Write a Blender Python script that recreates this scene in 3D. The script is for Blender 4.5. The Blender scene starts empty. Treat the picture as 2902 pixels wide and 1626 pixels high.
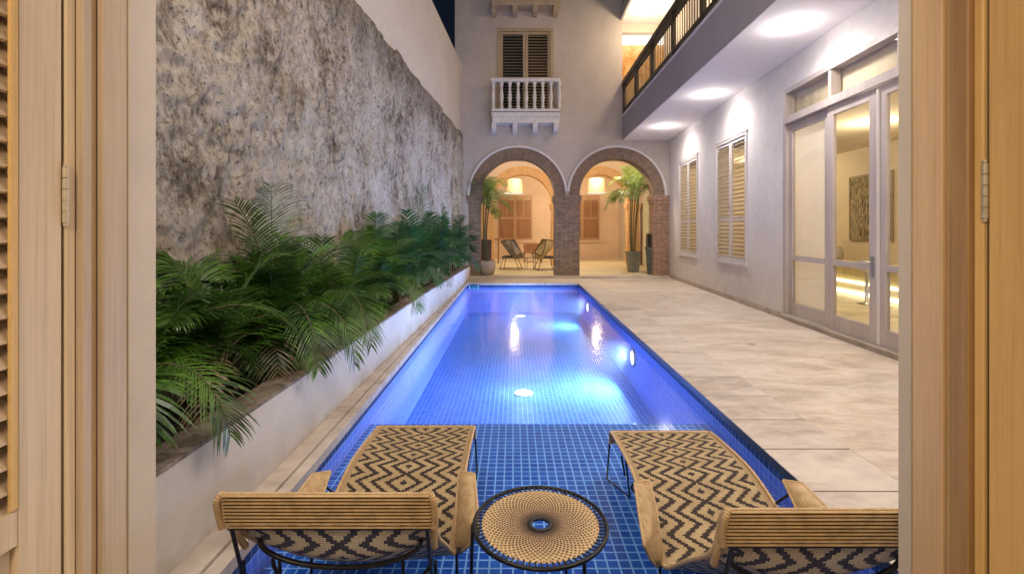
import bpy, math, random
from mathutils import Vector, Matrix, noise
random.seed(7)
R = math.radians
PI = math.pi
sc = bpy.context.scene
COL = sc.collection
ID = Matrix.Identity(4)
WATER_Z = -.12

# ------------------------------------------------------------------ materials
def new_mat(name):
    m = bpy.data.materials.new(name); m.use_nodes = True
    nt = m.node_tree
    for n in list(nt.nodes): nt.nodes.remove(n)
    out = nt.nodes.new('ShaderNodeOutputMaterial')
    return m, nt, out
class G:
    def __init__(s, nt): s.nt = nt
    def n(s, t, **kw):
        o = s.nt.nodes.new(t)
        for k, v in kw.items():
            if k.startswith('i_'):
                key = k[2:]
                key = int(key) if key.isdigit() else key.replace('_', ' ')
                s.put(o.inputs[key], v)
            else: setattr(o, k, v)
        return o
    def put(s, sock, v):
        if isinstance(v, bpy.types.NodeSocket): s.nt.links.new(v, sock)
        elif isinstance(v, bpy.types.Node): s.nt.links.new(v.outputs[0], sock)
        else:
            if isinstance(v, tuple) and len(v) == 3 and sock.type == 'RGBA': v = (*v, 1)
            sock.default_value = v
    def math(s, op, a, b=0.0, c=0.0):
        o = s.nt.nodes.new('ShaderNodeMath'); o.operation = op
        s.put(o.inputs[0], a); s.put(o.inputs[1], b); s.put(o.inputs[2], c)
        return o.outputs[0]
    def mix(s, f, a, b, bt='MIX'):
        o = s.nt.nodes.new('ShaderNodeMix'); o.data_type = 'RGBA'; o.blend_type = bt
        s.put(o.inputs[0], f); s.put(o.inputs[6], a); s.put(o.inputs[7], b)
        return o.outputs[2]
    def ramp(s, f, stops):
        o = s.nt.nodes.new('ShaderNodeValToRGB'); s.put(o.inputs[0], f)
        el = o.color_ramp.elements
        while len(el) < len(stops): el.new(0.5)
        for e, (p, c) in zip(el, stops):
            e.position = p
            e.color = (*c, 1) if isinstance(c, tuple) else (c, c, c, 1)
        return o.outputs[0]
    def noise(s, vec, scale, detail=4, rough=0.55, dist=0.0):
        o = s.nt.nodes.new('ShaderNodeTexNoise')
        if vec is not None: s.put(o.inputs['Vector'], vec)
        o.inputs['Scale'].default_value = scale; o.inputs['Detail'].default_value = detail
        o.inputs['Roughness'].default_value = rough; o.inputs['Distortion'].default_value = dist
        return o.outputs[0]
    def voro(s, vec, scale, feature='F1', rnd=1.0):
        o = s.nt.nodes.new('ShaderNodeTexVoronoi'); o.feature = feature
        if vec is not None: s.put(o.inputs['Vector'], vec)
        o.inputs['Scale'].default_value = scale; o.inputs['Randomness'].default_value = rnd
        return o
    def coord(s, which='Object', scale=(1, 1, 1), rot=(0, 0, 0)):
        t = s.nt.nodes.new('ShaderNodeTexCoord')
        mp = s.nt.nodes.new('ShaderNodeMapping')
        mp.inputs['Scale'].default_value = scale; mp.inputs['Rotation'].default_value = rot
        s.nt.links.new(t.outputs[which], mp.inputs[0])
        return mp.outputs[0]
    def sep(s, vec):
        o = s.nt.nodes.new('ShaderNodeSeparateXYZ'); s.put(o.inputs[0], vec); return o.outputs
    def bump(s, h, strength=0.3, dist=0.01, normal=None):
        o = s.nt.nodes.new('ShaderNodeBump'); s.put(o.inputs['Height'], h)
        o.inputs['Strength'].default_value = strength; o.inputs['Distance'].default_value = dist
        if normal is not None: s.put(o.inputs['Normal'], normal)
        return o.outputs[0]
    def bsdf(s, out, col, rough=0.6, metal=0.0, normal=None, spec=0.5, **kw):
        b = s.nt.nodes.new('ShaderNodeBsdfPrincipled')
        s.put(b.inputs['Base Color'], col); s.put(b.inputs['Roughness'], rough)
        s.put(b.inputs['Metallic'], metal); b.inputs['Specular IOR Level'].default_value = spec
        for k, v in kw.items(): s.put(b.inputs[k.replace('_', ' ')], v)
        if normal is not None: s.put(b.inputs['Normal'], normal)
        s.nt.links.new(b.outputs[0], out.inputs[0]); return b

def mat_plaster(name, c, var=0.06, bump=0.12, stain=0.0, stainc=(.25, .19, .13), zlo=0, zhi=1):
    m, nt, out = new_mat(name); g = G(nt); v = g.coord()
    n1 = g.noise(v, 0.9, 5, .6); n2 = g.noise(v, 45, 4, .6); n3 = g.noise(v, 7, 5, .6)
    dark = tuple(x * (1 - var * 2.2) for x in c); light = tuple(min(1, x * (1 + var)) for x in c)
    col = g.mix(g.ramp(g.math('ADD', g.math('MULTIPLY', n1, .6), g.math('MULTIPLY', n3, .4)), [(.35, 0), (.65, 1.0)]), dark, light)
    if stain > 0:
        z = g.sep(v)[2]
        f = g.math('SUBTRACT', 1, g.math('DIVIDE', g.math('SUBTRACT', z, zlo), zhi - zlo))
        f = g.math('MULTIPLY', g.ramp(f, [(0, 0.0), (1, 1.0)]), g.ramp(g.noise(v, 3.5, 6, .7), [(.35, 0.1), (.65, 1.0)]))
        col = g.mix(g.math('MULTIPLY', f, stain), col, stainc)
    g.bsdf(out, col, .85, normal=g.bump(g.math('ADD', n2, g.math('MULTIPLY', n3, 1.5)), bump, .01), spec=.25)
    return m

def mat_wood(name, c, c2, axis='z', scale=1.0, rough=.5, knots=0.5):
    m, nt, out = new_mat(name); g = G(nt)
    s = {'z': (14, 14, .55), 'y': (14, .55, 14), 'x': (.55, 14, 14)}[axis]
    v = g.coord(scale=tuple(q * scale for q in s))
    v2 = g.coord(scale=tuple(q ** .55 * scale for q in s))
    grain = g.noise(v, 2.5, 6, .65, .6); broad = g.noise(v2, .9, 3, .5, .3)
    f = g.math('ADD', g.math('MULTIPLY', grain, .6), g.math('MULTIPLY', broad, .55))
    col = g.mix(g.ramp(f, [(.4, 0), (.72, 1.0)]), c, c2)
    fl = g.noise(g.coord(scale=tuple(q * 3.2 if q > 1 else q for q in s)), 3.0, 5, .7, .2)
    col = g.mix(g.math('MULTIPLY', g.ramp(fl, [(.50, 0.0), (.66, 1.0)]), .32), col, tuple(x * .55 for x in c))
    sm = g.noise(g.coord(scale=(1, 1, .5)), 3.0, 5, .7)
    col = g.mix(g.math('MULTIPLY', g.ramp(sm, [(.52, 0.0), (.75, 1.0)]), .22), col, tuple(x * .6 for x in c))
    kv = g.voro(g.coord(scale=(1.7, 1.7, 1.0)), 3.6)
    k = g.ramp(kv.outputs['Distance'], [(0.02, 1.0), (.07, 0.0)])
    col = g.mix(g.math('MULTIPLY', k, knots), col, tuple(x * .25 for x in c2))
    g.bsdf(out, col, rough, normal=g.bump(grain, .12, .004), spec=.4)
    return m

def mat_simple(name, c, rough=.5, metal=0.0, var=.1, scale=20, bump=.05, spec=.5):
    m, nt, out = new_mat(name); g = G(nt); v = g.coord(); n = g.noise(v, scale, 4)
    col = g.mix(g.ramp(n, [(.35, 0), (.65, 1.0)]), tuple(x * (1 - var) for x in c), tuple(min(1, x * (1 + var)) for x in c))
    g.bsdf(out, col, rough, metal, normal=g.bump(n, bump, .005), spec=spec)
    return m

def mat_emit(name, c, s):
    m, nt, out = new_mat(name); g = G(nt)
    e = g.n('ShaderNodeEmission', i_Color=(*c, 1), i_Strength=s)
    nt.links.new(e.outputs[0], out.inputs[0]); return m

def mat_brick(name, c1, c2, mortar, bw=.30, bh=.068, ms=.012, rough=.85, grime=.5):
    m, nt, out = new_mat(name); g = G(nt); v = g.coord('UV'); vo = g.coord()
    dv = g.n('ShaderNodeVectorMath', operation='ADD'); g.put(dv.inputs[0], v)
    w = g.n('ShaderNodeTexNoise'); w.inputs['Scale'].default_value = 14; g.put(w.inputs['Vector'], vo)
    sc_ = g.n('ShaderNodeVectorMath', operation='SCALE'); g.put(sc_.inputs[0], w.outputs['Color']); sc_.inputs['Scale'].default_value = .040
    g.put(dv.inputs[1], sc_.outputs[0])
    b = g.n('ShaderNodeTexBrick'); g.put(b.inputs['Vector'], dv.outputs[0])
    b.inputs['Color1'].default_value = (*c1, 1); b.inputs['Color2'].default_value = (*c2, 1); b.inputs['Mortar'].default_value = (*mortar, 1)
    b.inputs['Scale'].default_value = 1; b.inputs['Mortar Size'].default_value = ms; b.inputs['Mortar Smooth'].default_value = .35
    b.inputs['Brick Width'].default_value = bw; b.inputs['Row Height'].default_value = bh
    n = g.noise(vo, 9, 6, .65)
    col = g.mix(g.math('MULTIPLY', g.ramp(n, [(.4, 0), (.7, 1.0)]), grime), b.outputs['Color'], tuple(x * .5 for x in c2))
    col = g.mix(g.math('MULTIPLY', g.ramp(g.noise(vo, 30, 4, .7), [(.5, 0), (.75, 1.0)]), .45), col, mortar)
    h = g.math('ADD', g.math('SUBTRACT', 1, b.outputs['Fac']), g.math('MULTIPLY', g.noise(vo, 60, 4), .6))
    g.bsdf(out, col, rough, normal=g.bump(h, .9, .014), spec=.2)
    return m

def mat_pooltile(name, ca, cb, grout, size=.06, ms=.0050):
    m, nt, out = new_mat(name); g = G(nt); v = g.coord('UV')
    b = g.n('ShaderNodeTexBrick', offset=0.0, squash=1.0); g.put(b.inputs['Vector'], v)
    b.inputs['Color1'].default_value = (*ca, 1); b.inputs['Color2'].default_value = (*cb, 1); b.inputs['Mortar'].default_value = (*grout, 1)
    b.inputs['Scale'].default_value = 1; b.inputs['Mortar Size'].default_value = ms; b.inputs['Mortar Smooth'].default_value = .2
    b.inputs['Brick Width'].default_value = size; b.inputs['Row Height'].default_value = size
    col = g.mix(g.math('MULTIPLY', g.noise(g.coord(), 2.2, 3), .35), b.outputs['Color'], tuple(x * .65 for x in ca))
    col = g.mix(g.math('GREATER_THAN', b.outputs['Fac'], .5), col, grout)
    g.bsdf(out, col, .55, normal=g.bump(g.math('SUBTRACT', 1, b.outputs['Fac']), .25, .003), spec=.12)
    return m

# rough old stone / peeling lime wall
def mat_rough_wall():
    m, nt, out = new_mat('old_lime_wall'); g = G(nt)
    v = g.coord(scale=(1, 1, .80)); v0 = g.coord()
    big = g.noise(v, .55, 5, .6, .4); mid = g.noise(v, 2.4, 8, .70, .5); fin = g.noise(v, 19, 8, .8, .3)
    stn = g.voro(g.coord(scale=(1, 1, .8)), 7.0, 'SMOOTH_F1'); cr = g.noise(v, 9.5, 10, .82, .45)
    f = g.math('ADD', g.math('MULTIPLY', big, .24), g.math('ADD', g.math('MULTIPLY', mid, .30), g.math('ADD', g.math('MULTIPLY', cr, .26), g.math('MULTIPLY', fin, .28))))
    f = g.math('ADD', f, g.math('MULTIPLY', g.math('SUBTRACT', .45, stn.outputs['Distance']), .05))
    col = g.ramp(f, [(.42, (.06, .044, .032)), (.464, (.21, .16, .11)), (.498, (.42, .345, .26)), (.537, (.68, .58, .455)), (.615, (.87, .79, .67))])
    # light on the far half painted in: whiter and cooler; near half browner
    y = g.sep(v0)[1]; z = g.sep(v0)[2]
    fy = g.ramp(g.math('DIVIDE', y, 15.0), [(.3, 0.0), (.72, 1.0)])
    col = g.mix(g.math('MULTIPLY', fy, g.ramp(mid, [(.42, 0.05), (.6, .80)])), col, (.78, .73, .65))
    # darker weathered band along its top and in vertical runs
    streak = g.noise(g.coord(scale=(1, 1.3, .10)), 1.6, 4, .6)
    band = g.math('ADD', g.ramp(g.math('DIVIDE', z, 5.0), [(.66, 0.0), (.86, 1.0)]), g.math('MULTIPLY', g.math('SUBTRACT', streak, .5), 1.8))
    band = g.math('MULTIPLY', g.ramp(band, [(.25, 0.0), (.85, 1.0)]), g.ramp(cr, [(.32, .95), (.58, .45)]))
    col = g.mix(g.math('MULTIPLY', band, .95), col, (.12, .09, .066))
    # dark pits
    pit = g.ramp(g.noise(v, 24, 6, .8, .3), [(.38, 1.0), (.45, 0.0)])
    col = g.mix(g.math('MULTIPLY', pit, .8), col, (.05, .04, .032))
    pv = g.ramp(g.noise(v, 6.0, 8, .8, .5), [(.36, 1.0), (.42, 0.0)])
    col = g.mix(g.math('MULTIPLY', pv, .7), col, (.07, .052, .04))
    # brick-red and ochre spots
    rs = g.math('MULTIPLY', g.ramp(g.noise(v, 2.3, 4, .6, .5), [(.60, 0), (.70, 1.0)]), g.ramp(fin, [(.45, 0), (.6, 1.0)]))
    col = g.mix(g.math('MULTIPLY', rs, .55), col, (.36, .15, .085))
    oc = g.ramp(g.noise(g.coord(rot=(1, 2, 0)), 1.3, 4, .6), [(.56, 0), (.72, 1.0)])
    col = g.mix(g.math('MULTIPLY', oc, .28), col, (.42, .31, .16))
    h = g.math('ADD', g.math('MULTIPLY', cr, 1.4), g.math('ADD', g.math('MULTIPLY', fin, .7), g.math('MULTIPLY', mid, 1.2)))
    g.bsdf(out, col, .95, normal=g.bump(h, 1.0, .075), spec=.1)
    return m

def mat_travertine(name, base=(.60, .52, .44), rough=.42):
    m, nt, out = new_mat(name); g = G(nt); v = g.coord(scale=(1, 1.9, 1))
    n1 = g.noise(v, .9, 6, .62, .9); n2 = g.noise(v, 5, 7, .7, .6); n3 = g.noise(v, 55, 4, .7)
    f = g.math('ADD', g.math('MULTIPLY', n1, .6), g.math('MULTIPLY', n2, .45))
    c = base
    col = g.ramp(f, [(.40, (c[0] * .66, c[1] * .62, c[2] * .58)), (.52, c), (.64, (c[0] * 1.22, c[1] * 1.22, c[2] * 1.22))])
    isl = g.n('ShaderNodeNewGeometry').outputs['Random Per Island']
    col = g.mix(g.math('MULTIPLY', isl, .28), col, tuple(x * .62 for x in c))
    pit = g.ramp(g.noise(v, 70, 3, .6), [(.30, 1.0), (.36, 0.0)])
    col = g.mix(g.math('MULTIPLY', pit, .35), col, tuple(x * .4 for x in c))
    g.bsdf(out, col, g.math('ADD', rough, g.math('MULTIPLY', n2, .2)), normal=g.bump(g.math('ADD', n3, n2), .12, .006), spec=.4)
    return m

def mat_deck():
    m, nt, out = new_mat('travertine_deck'); g = G(nt); v = g.coord(scale=(1, 2.3, 1)); vo = g.coord()
    b = g.n('ShaderNodeTexBrick', offset=.5, squash=1.0); g.put(b.inputs['Vector'], g.coord(rot=(0, 0, 0)))
    b.inputs['Color1'].default_value = (0, 0, 0, 1); b.inputs['Color2'].default_value = (1, 1, 1, 1); b.inputs['Mortar'].default_value = (.5, .5, .5, 1)
    b.inputs['Scale'].default_value = 1; b.inputs['Mortar Size'].default_value = .0022; b.inputs['Mortar Smooth'].default_value = .3
    b.inputs['Brick Width'].default_value = .78; b.inputs['Row Height'].default_value = .51
    n1 = g.noise(v, .8, 7, .66, 1.2); n2 = g.noise(v, 4.5, 7, .72, .8); n3 = g.noise(v, 55, 4, .7)
    f = g.math('ADD', g.math('ADD', g.math('MULTIPLY', n1, .62), g.math('MULTIPLY', n2, .42)), g.math('MULTIPLY', g.math('SUBTRACT', b.outputs['Color'], .5), .012))
    col = g.ramp(f, [(.36, (.36, .285, .225)), (.49, (.52, .43, .345)), (.58, (.61, .525, .44)), (.70, (.69, .615, .535))])
    col = g.mix(g.math('MULTIPLY', b.outputs['Fac'], .10), col, (.32, .26, .2))
    g.bsdf(out, col, g.math('ADD', .33, g.math('MULTIPLY', n2, .25)), normal=g.bump(g.math('ADD', n3, n2), .1, .006), spec=.4)
    return m

# chevron weave of the loungers. UV in metres: u across (0 at the middle), v along
def mat_chevron():
    m, nt, out = new_mat('chevron_cord_weave'); g = G(nt)
    t = g.n('ShaderNodeTexCoord'); s = g.sep(t.outputs['UV'])
    cu, cv = .0120, .0062
    uq = g.math('MULTIPLY', g.math('FLOOR', g.math('ADD', g.math('DIVIDE', s[0], cu), .5)), cu)
    vq = g.math('MULTIPLY', g.math('FLOOR', g.math('DIVIDE', s[1], cv)), cv)
    au = g.math('ABSOLUTE', uq)
    tri = g.math('PINGPONG', vq, .066)
    f = g.math('ADD', g.math('DIVIDE', au, .080), g.math('DIVIDE', tri, .066 / 1.05))
    fr = g.math('FRACT', g.math('ADD', f, .12))
    dark = g.math('LESS_THAN', fr, .42)
    # a plain edge where only the cords show
    edge = g.math('GREATER_THAN', au, .292)
    hv = g.math('FRACT', g.math('DIVIDE', s[1], cv))
    hs = g.math('SUBTRACT', 1, g.math('ABSOLUTE', g.math('SUBTRACT', g.math('MULTIPLY', hv, 2), 1)))
    hu = g.math('FRACT', g.math('ADD', g.math('DIVIDE', s[0], cu), .5))
    hs2 = g.math('SUBTRACT', 1, g.math('ABSOLUTE', g.math('SUBTRACT', g.math('MULTIPLY', hu, 2), 1)))
    nn = g.noise(g.coord(), 160, 3, .7); nb = g.noise(g.coord(), 9, 3)
    tan = g.mix(g.ramp(g.math('ADD', g.math('MULTIPLY', nn, .5), g.math('MULTIPLY', nb, .5)), [(.35, 0), (.65, 1.0)]), (.46, .33, .17), (.72, .55, .31))
    brown = g.mix(nn, (.022, .014, .014), (.075, .05, .045))
    par = g.math('MODULO', g.math('ADD', g.math('FLOOR', g.math('ADD', g.math('DIVIDE', s[0], cu), 200.5)), g.math('FLOOR', g.math('DIVIDE', s[1], cv))), 2)
    tan = g.mix(g.math('MULTIPLY', par, .22), tan, (.28, .18, .09))
    col = g.mix(dark, tan, brown)
    gap = g.ramp(hs, [(.0, 1.0), (.35, 0.0)])
    ecol = g.mix(g.math('MULTIPLY', gap, .9), (.55, .38, .2), (.05, .035, .03))
    col = g.mix(edge, col, ecol)
    col = g.mix(g.math('MULTIPLY', g.ramp(hs, [(.0, 1.0), (.3, 0.0)]), .55), col, (.04, .025, .015))
    bf = g.n('ShaderNodeNewGeometry').outputs['Backfacing']
    col = g.mix(g.math('MULTIPLY', g.math('SUBTRACT', 1, bf), .45), col, g.mix(dark, (.85, .82, .78), (.10, .12, .22)))  # underside paled and blued to stand for light thrown up by the pool
    h = g.math('ADD', hs, g.math('MULTIPLY', hs2, .7))
    g.bsdf(out, col, .7, normal=g.bump(h, .8, .004), spec=.3)
    return m

def mat_cord(name, c1, c2, axis_scale=(1, 1, 1), pitch=.007):
    m, nt, out = new_mat(name); g = G(nt)
    t = g.n('ShaderNodeTexCoord'); s = g.sep(t.outputs['UV'])
    hv = g.math('FRACT', g.math('DIVIDE', s[1], pitch))
    hs = g.math('SUBTRACT', 1, g.math('ABSOLUTE', g.math('SUBTRACT', g.math('MULTIPLY', hv, 2), 1)))
    n = g.noise(g.coord(), 30, 4, .7)
    col = g.mix(g.ramp(n, [(.35, 0), (.65, 1.0)]), c1, c2)
    col = g.mix(g.math('MULTIPLY', g.ramp(hs, [(0, 1.0), (.3, 0.0)]), .4), col, tuple(x * .35 for x in c1))
    g.bsdf(out, col, .55, normal=g.bump(hs, .6, .003), spec=.4)
    return m

def mat_disc():
    m, nt, out = new_mat('round_basket_weave'); g = G(nt)
    t = g.n('ShaderNodeTexCoord'); s = g.sep(t.outputs['UV'])   # u = turns 0..1, v = radius m
    ring = g.math('FLOOR', g.math('DIVIDE', s[1], .0112))
    fr = g.math('FRACT', g.math('DIVIDE', s[1], .0112))
    fu = g.math('FRACT', g.math('ADD', g.math('MULTIPLY', s[0], 60), g.math('MULTIPLY', ring, .5)))
    rr = g.math('DIVIDE', s[1], .25)
    w = g.ramp(rr, [(.22, .70), (.40, .46), (.75, .38), (1.0, .16)])
    d1 = g.math('LESS_THAN', g.math('ABSOLUTE', g.math('SUBTRACT', fu, .5)), g.math('MULTIPLY', w, .8))
    d2 = g.math('LESS_THAN', g.math('ABSOLUTE', g.math('SUBTRACT', fr, .5)), g.ramp(rr, [(.25, .5), (.9, .30)]))
    n = g.noise(g.coord(), 60, 4, .7)
    tan = g.mix(g.ramp(n, [(.35, 0), (.65, 1.0)]), (.44, .30, .15), (.68, .49, .27))
    col = g.mix(g.math('MULTIPLY', g.math('MULTIPLY', d1, d2), .95), tan, (.05, .025, .02))
    line = g.ramp(g.math('ABSOLUTE', g.math('SUBTRACT', fr, .5)), [(.38, 0.0), (.5, 1.0)])
    col = g.mix(g.math('MULTIPLY', line, .35), col, (.2, .11, .05))
    col = g.mix(g.math('LESS_THAN', s[1], .058), col, (.025, .018, .018))
    g.bsdf(out, col, .6, normal=g.bump(g.math('SUBTRACT', 1, g.math('ABSOLUTE', g.math('SUBTRACT', fr, .5))), .5, .004), spec=.35)
    return m

def mat_leaf(name, c1, c2):
    m, nt, out = new_mat(name); g = G(nt); v = g.coord()
    n = g.noise(v, 3.2, 4); n2 = g.noise(v, 22, 3)
    f = g.math('ADD', g.math('MULTIPLY', n, .65), g.math('MULTIPLY', n2, .4))
    col = g.ramp(f, [(.40, tuple(x * .35 for x in c1)), (.5, c1), (.62, c2)])
    oi = g.n('ShaderNodeObjectInfo')
    col = g.mix(g.math('MULTIPLY', oi.outputs['Random'], .40), col, g.mix(.5, c2, (c2[0] * 1.5, c2[1] * 1.25, c2[2])))
    b = g.bsdf(out, col, .38, spec=.5)
    tr = g.n('ShaderNodeBsdfTranslucent'); g.put(tr.inputs[0], g.mix(.5, col, c2))
    ms = g.n('ShaderNodeMixShader'); ms.inputs[0].default_value = .22
    nt.links.new(b.outputs[0], ms.inputs[1]); nt.links.new(tr.outputs[0], ms.inputs[2]); nt.links.new(ms.outputs[0], out.inputs[0])
    return m

def mat_water():
    m, nt, out = new_mat('pool_water'); g = G(nt); v = g.coord(scale=(1, .55, 1))
    h = g.math('ADD', g.noise(v, 2.0, 3, .5, .3), g.math('MULTIPLY', g.noise(v, 9, 2, .5), .10))
    nrm = g.bump(h, .15, .05)
    gl = g.n('ShaderNodeBsdfGlossy'); gl.inputs['Roughness'].default_value = .12; gl.inputs['Color'].default_value = (.95, .97, 1, 1); g.put(gl.inputs['Normal'], nrm)
    tr = g.n('ShaderNodeBsdfTransparent'); tr.inputs[0].default_value = (.86, .93, 1.0, 1)
    lw_ = g.n('ShaderNodeLayerWeight'); lw_.inputs[0].default_value = .5; g.put(lw_.inputs['Normal'], nrm)
    fac_ = g.math('ADD', .02, g.math('MULTIPLY', g.math('POWER', lw_.outputs['Facing'], 4.6), .9))
    ms = g.n('ShaderNodeMixShader'); g.put(ms.inputs[0], fac_)
    gz = g.sep(g.n('ShaderNodeNewGeometry').outputs['True Normal'])[2]
    top = g.math('GREATER_THAN', g.math('ABSOLUTE', gz), .5)
    pz = g.sep(g.n('ShaderNodeNewGeometry').outputs['Position'])[2]
    top = g.math('MULTIPLY', top, g.math('GREATER_THAN', pz, WATER_Z - .05))
    for l_ in list(ms.inputs[0].links): nt.links.remove(l_)
    g.put(ms.inputs[0], g.math('MULTIPLY', fac_, top))
    tr2 = g.n('ShaderNodeBsdfTransparent'); g.put(tr2.inputs[0], g.mix(top, (1, 1, 1), (.90, .95, 1.0)))
    nt.links.new(tr2.outputs[0], ms.inputs[1]); nt.links.new(gl.outputs[0], ms.inputs[2]); nt.links.new(ms.outputs[0], out.inputs[0])
    vs = g.n('ShaderNodeVolumeScatter'); vs.inputs['Color'].default_value = (.62, .76, 1, 1); vs.inputs['Density'].default_value = .05; vs.inputs['Anisotropy'].default_value = .2
    nt.links.new(vs.outputs[0], out.inputs['Volume'])
    return m

def mat_glass(name='window_glass', tint=(1, 1, .99)):
    m, nt, out = new_mat(name); g = G(nt)
    n = g.noise(g.coord(), 1.5, 2)
    gl = g.n('ShaderNodeBsdfGlossy'); gl.inputs['Roughness'].default_value = .02; g.put(gl.inputs['Normal'], g.bump(n, .02, .01))
    tr = g.n('ShaderNodeBsdfTransparent'); tr.inputs[0].default_value = (*tint, 1)
    lw_ = g.n('ShaderNodeLayerWeight'); lw_.inputs[0].default_value = .5
    fac_ = g.math('ADD', .04, g.math('MULTIPLY', g.math('POWER', lw_.outputs['Facing'], 5), .9))
    ms = g.n('ShaderNodeMixShader'); g.put(ms.inputs[0], fac_)
    nt.links.new(tr.outputs[0], ms.inputs[1]); nt.links.new(gl.outputs[0], ms.inputs[2]); nt.links.new(ms.outputs[0], out.inputs[0])
    return m

def mat_mottled(name, stops, scale=3.0, rough=.8, detail=6, dist=.8, sc3=(1, 1, 1)):
    m, nt, out = new_mat(name); g = G(nt)
    n = g.noise(g.coord(scale=sc3), scale, detail, .65, dist)
    g.bsdf(out, g.ramp(n, stops), rough, normal=g.bump(n, .2, .01), spec=.3)
    return m

M = {}
M['rough'] = mat_rough_wall()
M['cream'] = mat_plaster('cream_plaster', (.60, .53, .45), .05)
M['facade'] = mat_plaster('taupe_plaster', (.50, .44, .39), .06)
M['trimwhite'] = mat_plaster('lime_white_trim', (.70, .67, .66), .05)
M['sidewall'] = mat_plaster('white_mauve_plaster', (.68, .635, .60), .055, .16, stain=.5, stainc=(.45, .37, .28), zlo=0, zhi=1.5)
M['soffit'] = mat_plaster('soffit_white', (.86, .82, .80), .02, .05)
M['fascia'] = mat_plaster('fascia_grey', (.36, .33, .315), .04, .08)
M['planter'] = mat_plaster('planter_white', (.66, .61, .55), .06, .15, stain=.75, stainc=(.30, .23, .14), zlo=0, zhi=.30)
M['planter_cap'] = mat_mottled('weathered_cap', [(.36, (.10, .075, .055)), (.5, (.22, .175, .135)), (.66, (.36, .31, .26))], 7)
M['soil'] = mat_mottled('dark_soil', [(.35, (.008, .006, .005)), (.65, (.045, .03, .02))], 14, .95)
M['peach'] = mat_plaster('peach_plaster', (.72, .56, .43), .05)
M['peachtrim'] = mat_plaster('peach_trim', (.68, .54, .42), .03)
M['brick'] = mat_brick('grey_red_brick', (.31, .20, .135), (.15, .115, .085), (.36, .29, .225))
M['brick_red'] = mat_brick('red_brick', (.40, .19, .12), (.26, .14, .09), (.48, .38, .29))
M['brick_arch'] = mat_brick('arch_brick', (.29, .19, .13), (.19, .135, .10), (.34, .26, .19), bw=.36, bh=.055, ms=.009)
M['brick_orange'] = mat_brick('orange_brick', (.74, .42, .17), (.60, .31, .12), (.80, .60, .38), bw=.36, bh=.06, ms=.010, grime=.15)
M['deck'] = mat_deck()
M['coping'] = mat_travertine('coping_stone', (.57, .49, .42))
M['edge'] = mat_simple('coping_shade', (.03, .025, .025), .35, var=.3, scale=12)  # near-black colour paints the shadow under the coping overhang
M['joint'] = mat_simple('dark_joint', (.16, .12, .09), .9)
M['floorwarm'] = mat_travertine('loggia_stone', (.70, .61, .42))
M['skirt'] = mat_travertine('skirting_stone', (.42, .35, .29), .6)
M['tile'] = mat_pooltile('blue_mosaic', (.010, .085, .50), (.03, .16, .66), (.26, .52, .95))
M['tile_deep'] = mat_pooltile('blue_mosaic_glow_deep', (.05, .17, .72), (.09, .25, .84), (.26, .46, .95))  # lighter than the ledge tile: glow of the lit water put into the colour
M['tile_side'] = mat_pooltile('blue_mosaic_glow_side', (.15, .24, .84), (.20, .31, .90), (.30, .42, .95))  # lavender tint carries the underwater glow on the side walls
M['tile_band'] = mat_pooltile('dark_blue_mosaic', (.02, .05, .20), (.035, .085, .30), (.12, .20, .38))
M['water'] = mat_water()
M['glass'] = mat_glass()
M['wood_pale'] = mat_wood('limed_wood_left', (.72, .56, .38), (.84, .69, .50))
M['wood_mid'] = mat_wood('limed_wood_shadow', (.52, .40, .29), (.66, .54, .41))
M['wood_groove'] = mat_wood('wood_groove', (.44, .28, .14), (.56, .38, .2))
M['wood_gold_lit'] = mat_wood('lamplit_gold_wood', (.76, .46, .15), (.88, .60, .26))  # right-hand wood, yellowed to carry the warm lamp light on that side
M['wood_brown_lit'] = mat_wood('lamplit_brown_wood', (.36, .20, .085), (.50, .31, .145))  # same warm lamp tint, in the darker jamb piece
M['wood_tan_lit'] = mat_wood('lamplit_tan_wood', (.64, .42, .23), (.76, .53, .33))  # same warm lamp tint, in the outer jamb piece
M['wood_door'] = mat_wood('greyed_door_wood', (.38, .32, .29), (.52, .45, .41), knots=.1)
M['wood_shut'] = mat_wood('shutter_wood', (.34, .25, .16), (.48, .37, .25), knots=.1)
M['wood_shutwhite'] = mat_wood('pale_shutter_wood', (.54, .50, .46), (.66, .62, .58), knots=.1)
M['wood_rail'] = mat_wood('dark_rail_wood', (.016, .012, .009), (.045, .034, .022), 'y', knots=.1)
M['wood_bal'] = mat_wood('baluster_wood', (.05, .035, .022), (.10, .07, .045), knots=.1)
M['wood_win'] = mat_wood('brown_window_wood', (.25, .125, .06), (.36, .19, .10), knots=.1)
M['wood_winl'] = mat_wood('light_window_wood', (.40, .24, .13), (.52, .34, .20), knots=.1)
M['wood_dark'] = mat_wood('dark_wood', (.07, .04, .022), (.14, .08, .045), knots=.1)
M['wood_furn'] = mat_wood('furniture_wood', (.26, .13, .06), (.38, .2, .10), knots=.1)
M['whitewood'] = mat_simple('white_painted_wood', (.66, .63, .60), .5, var=.08, scale=9)
M['chevron'] = mat_chevron()
M['cord'] = mat_cord('tan_cord', (.50, .33, .16), (.70, .50, .28))
M['cordtube'] = mat_simple('tan_cord_strand', (.62, .43, .22), .5, var=.18, scale=25)
M['cordtube_shade'] = mat_simple('cord_gap_shade', (.07, .04, .018), .6, var=.2, scale=25)  # darkened cord colour standing for shade between the headrest cords
M['steel'] = mat_simple('black_steel', (.012, .012, .014), .35, .3, var=.3)
M['blackcord'] = mat_simple('black_cord', (.022, .02, .024), .6, var=.4, scale=80)
M['disc'] = mat_disc()
M['leaf'] = mat_leaf('palm_leaf', (.014, .046, .007), (.085, .20, .022))
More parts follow.
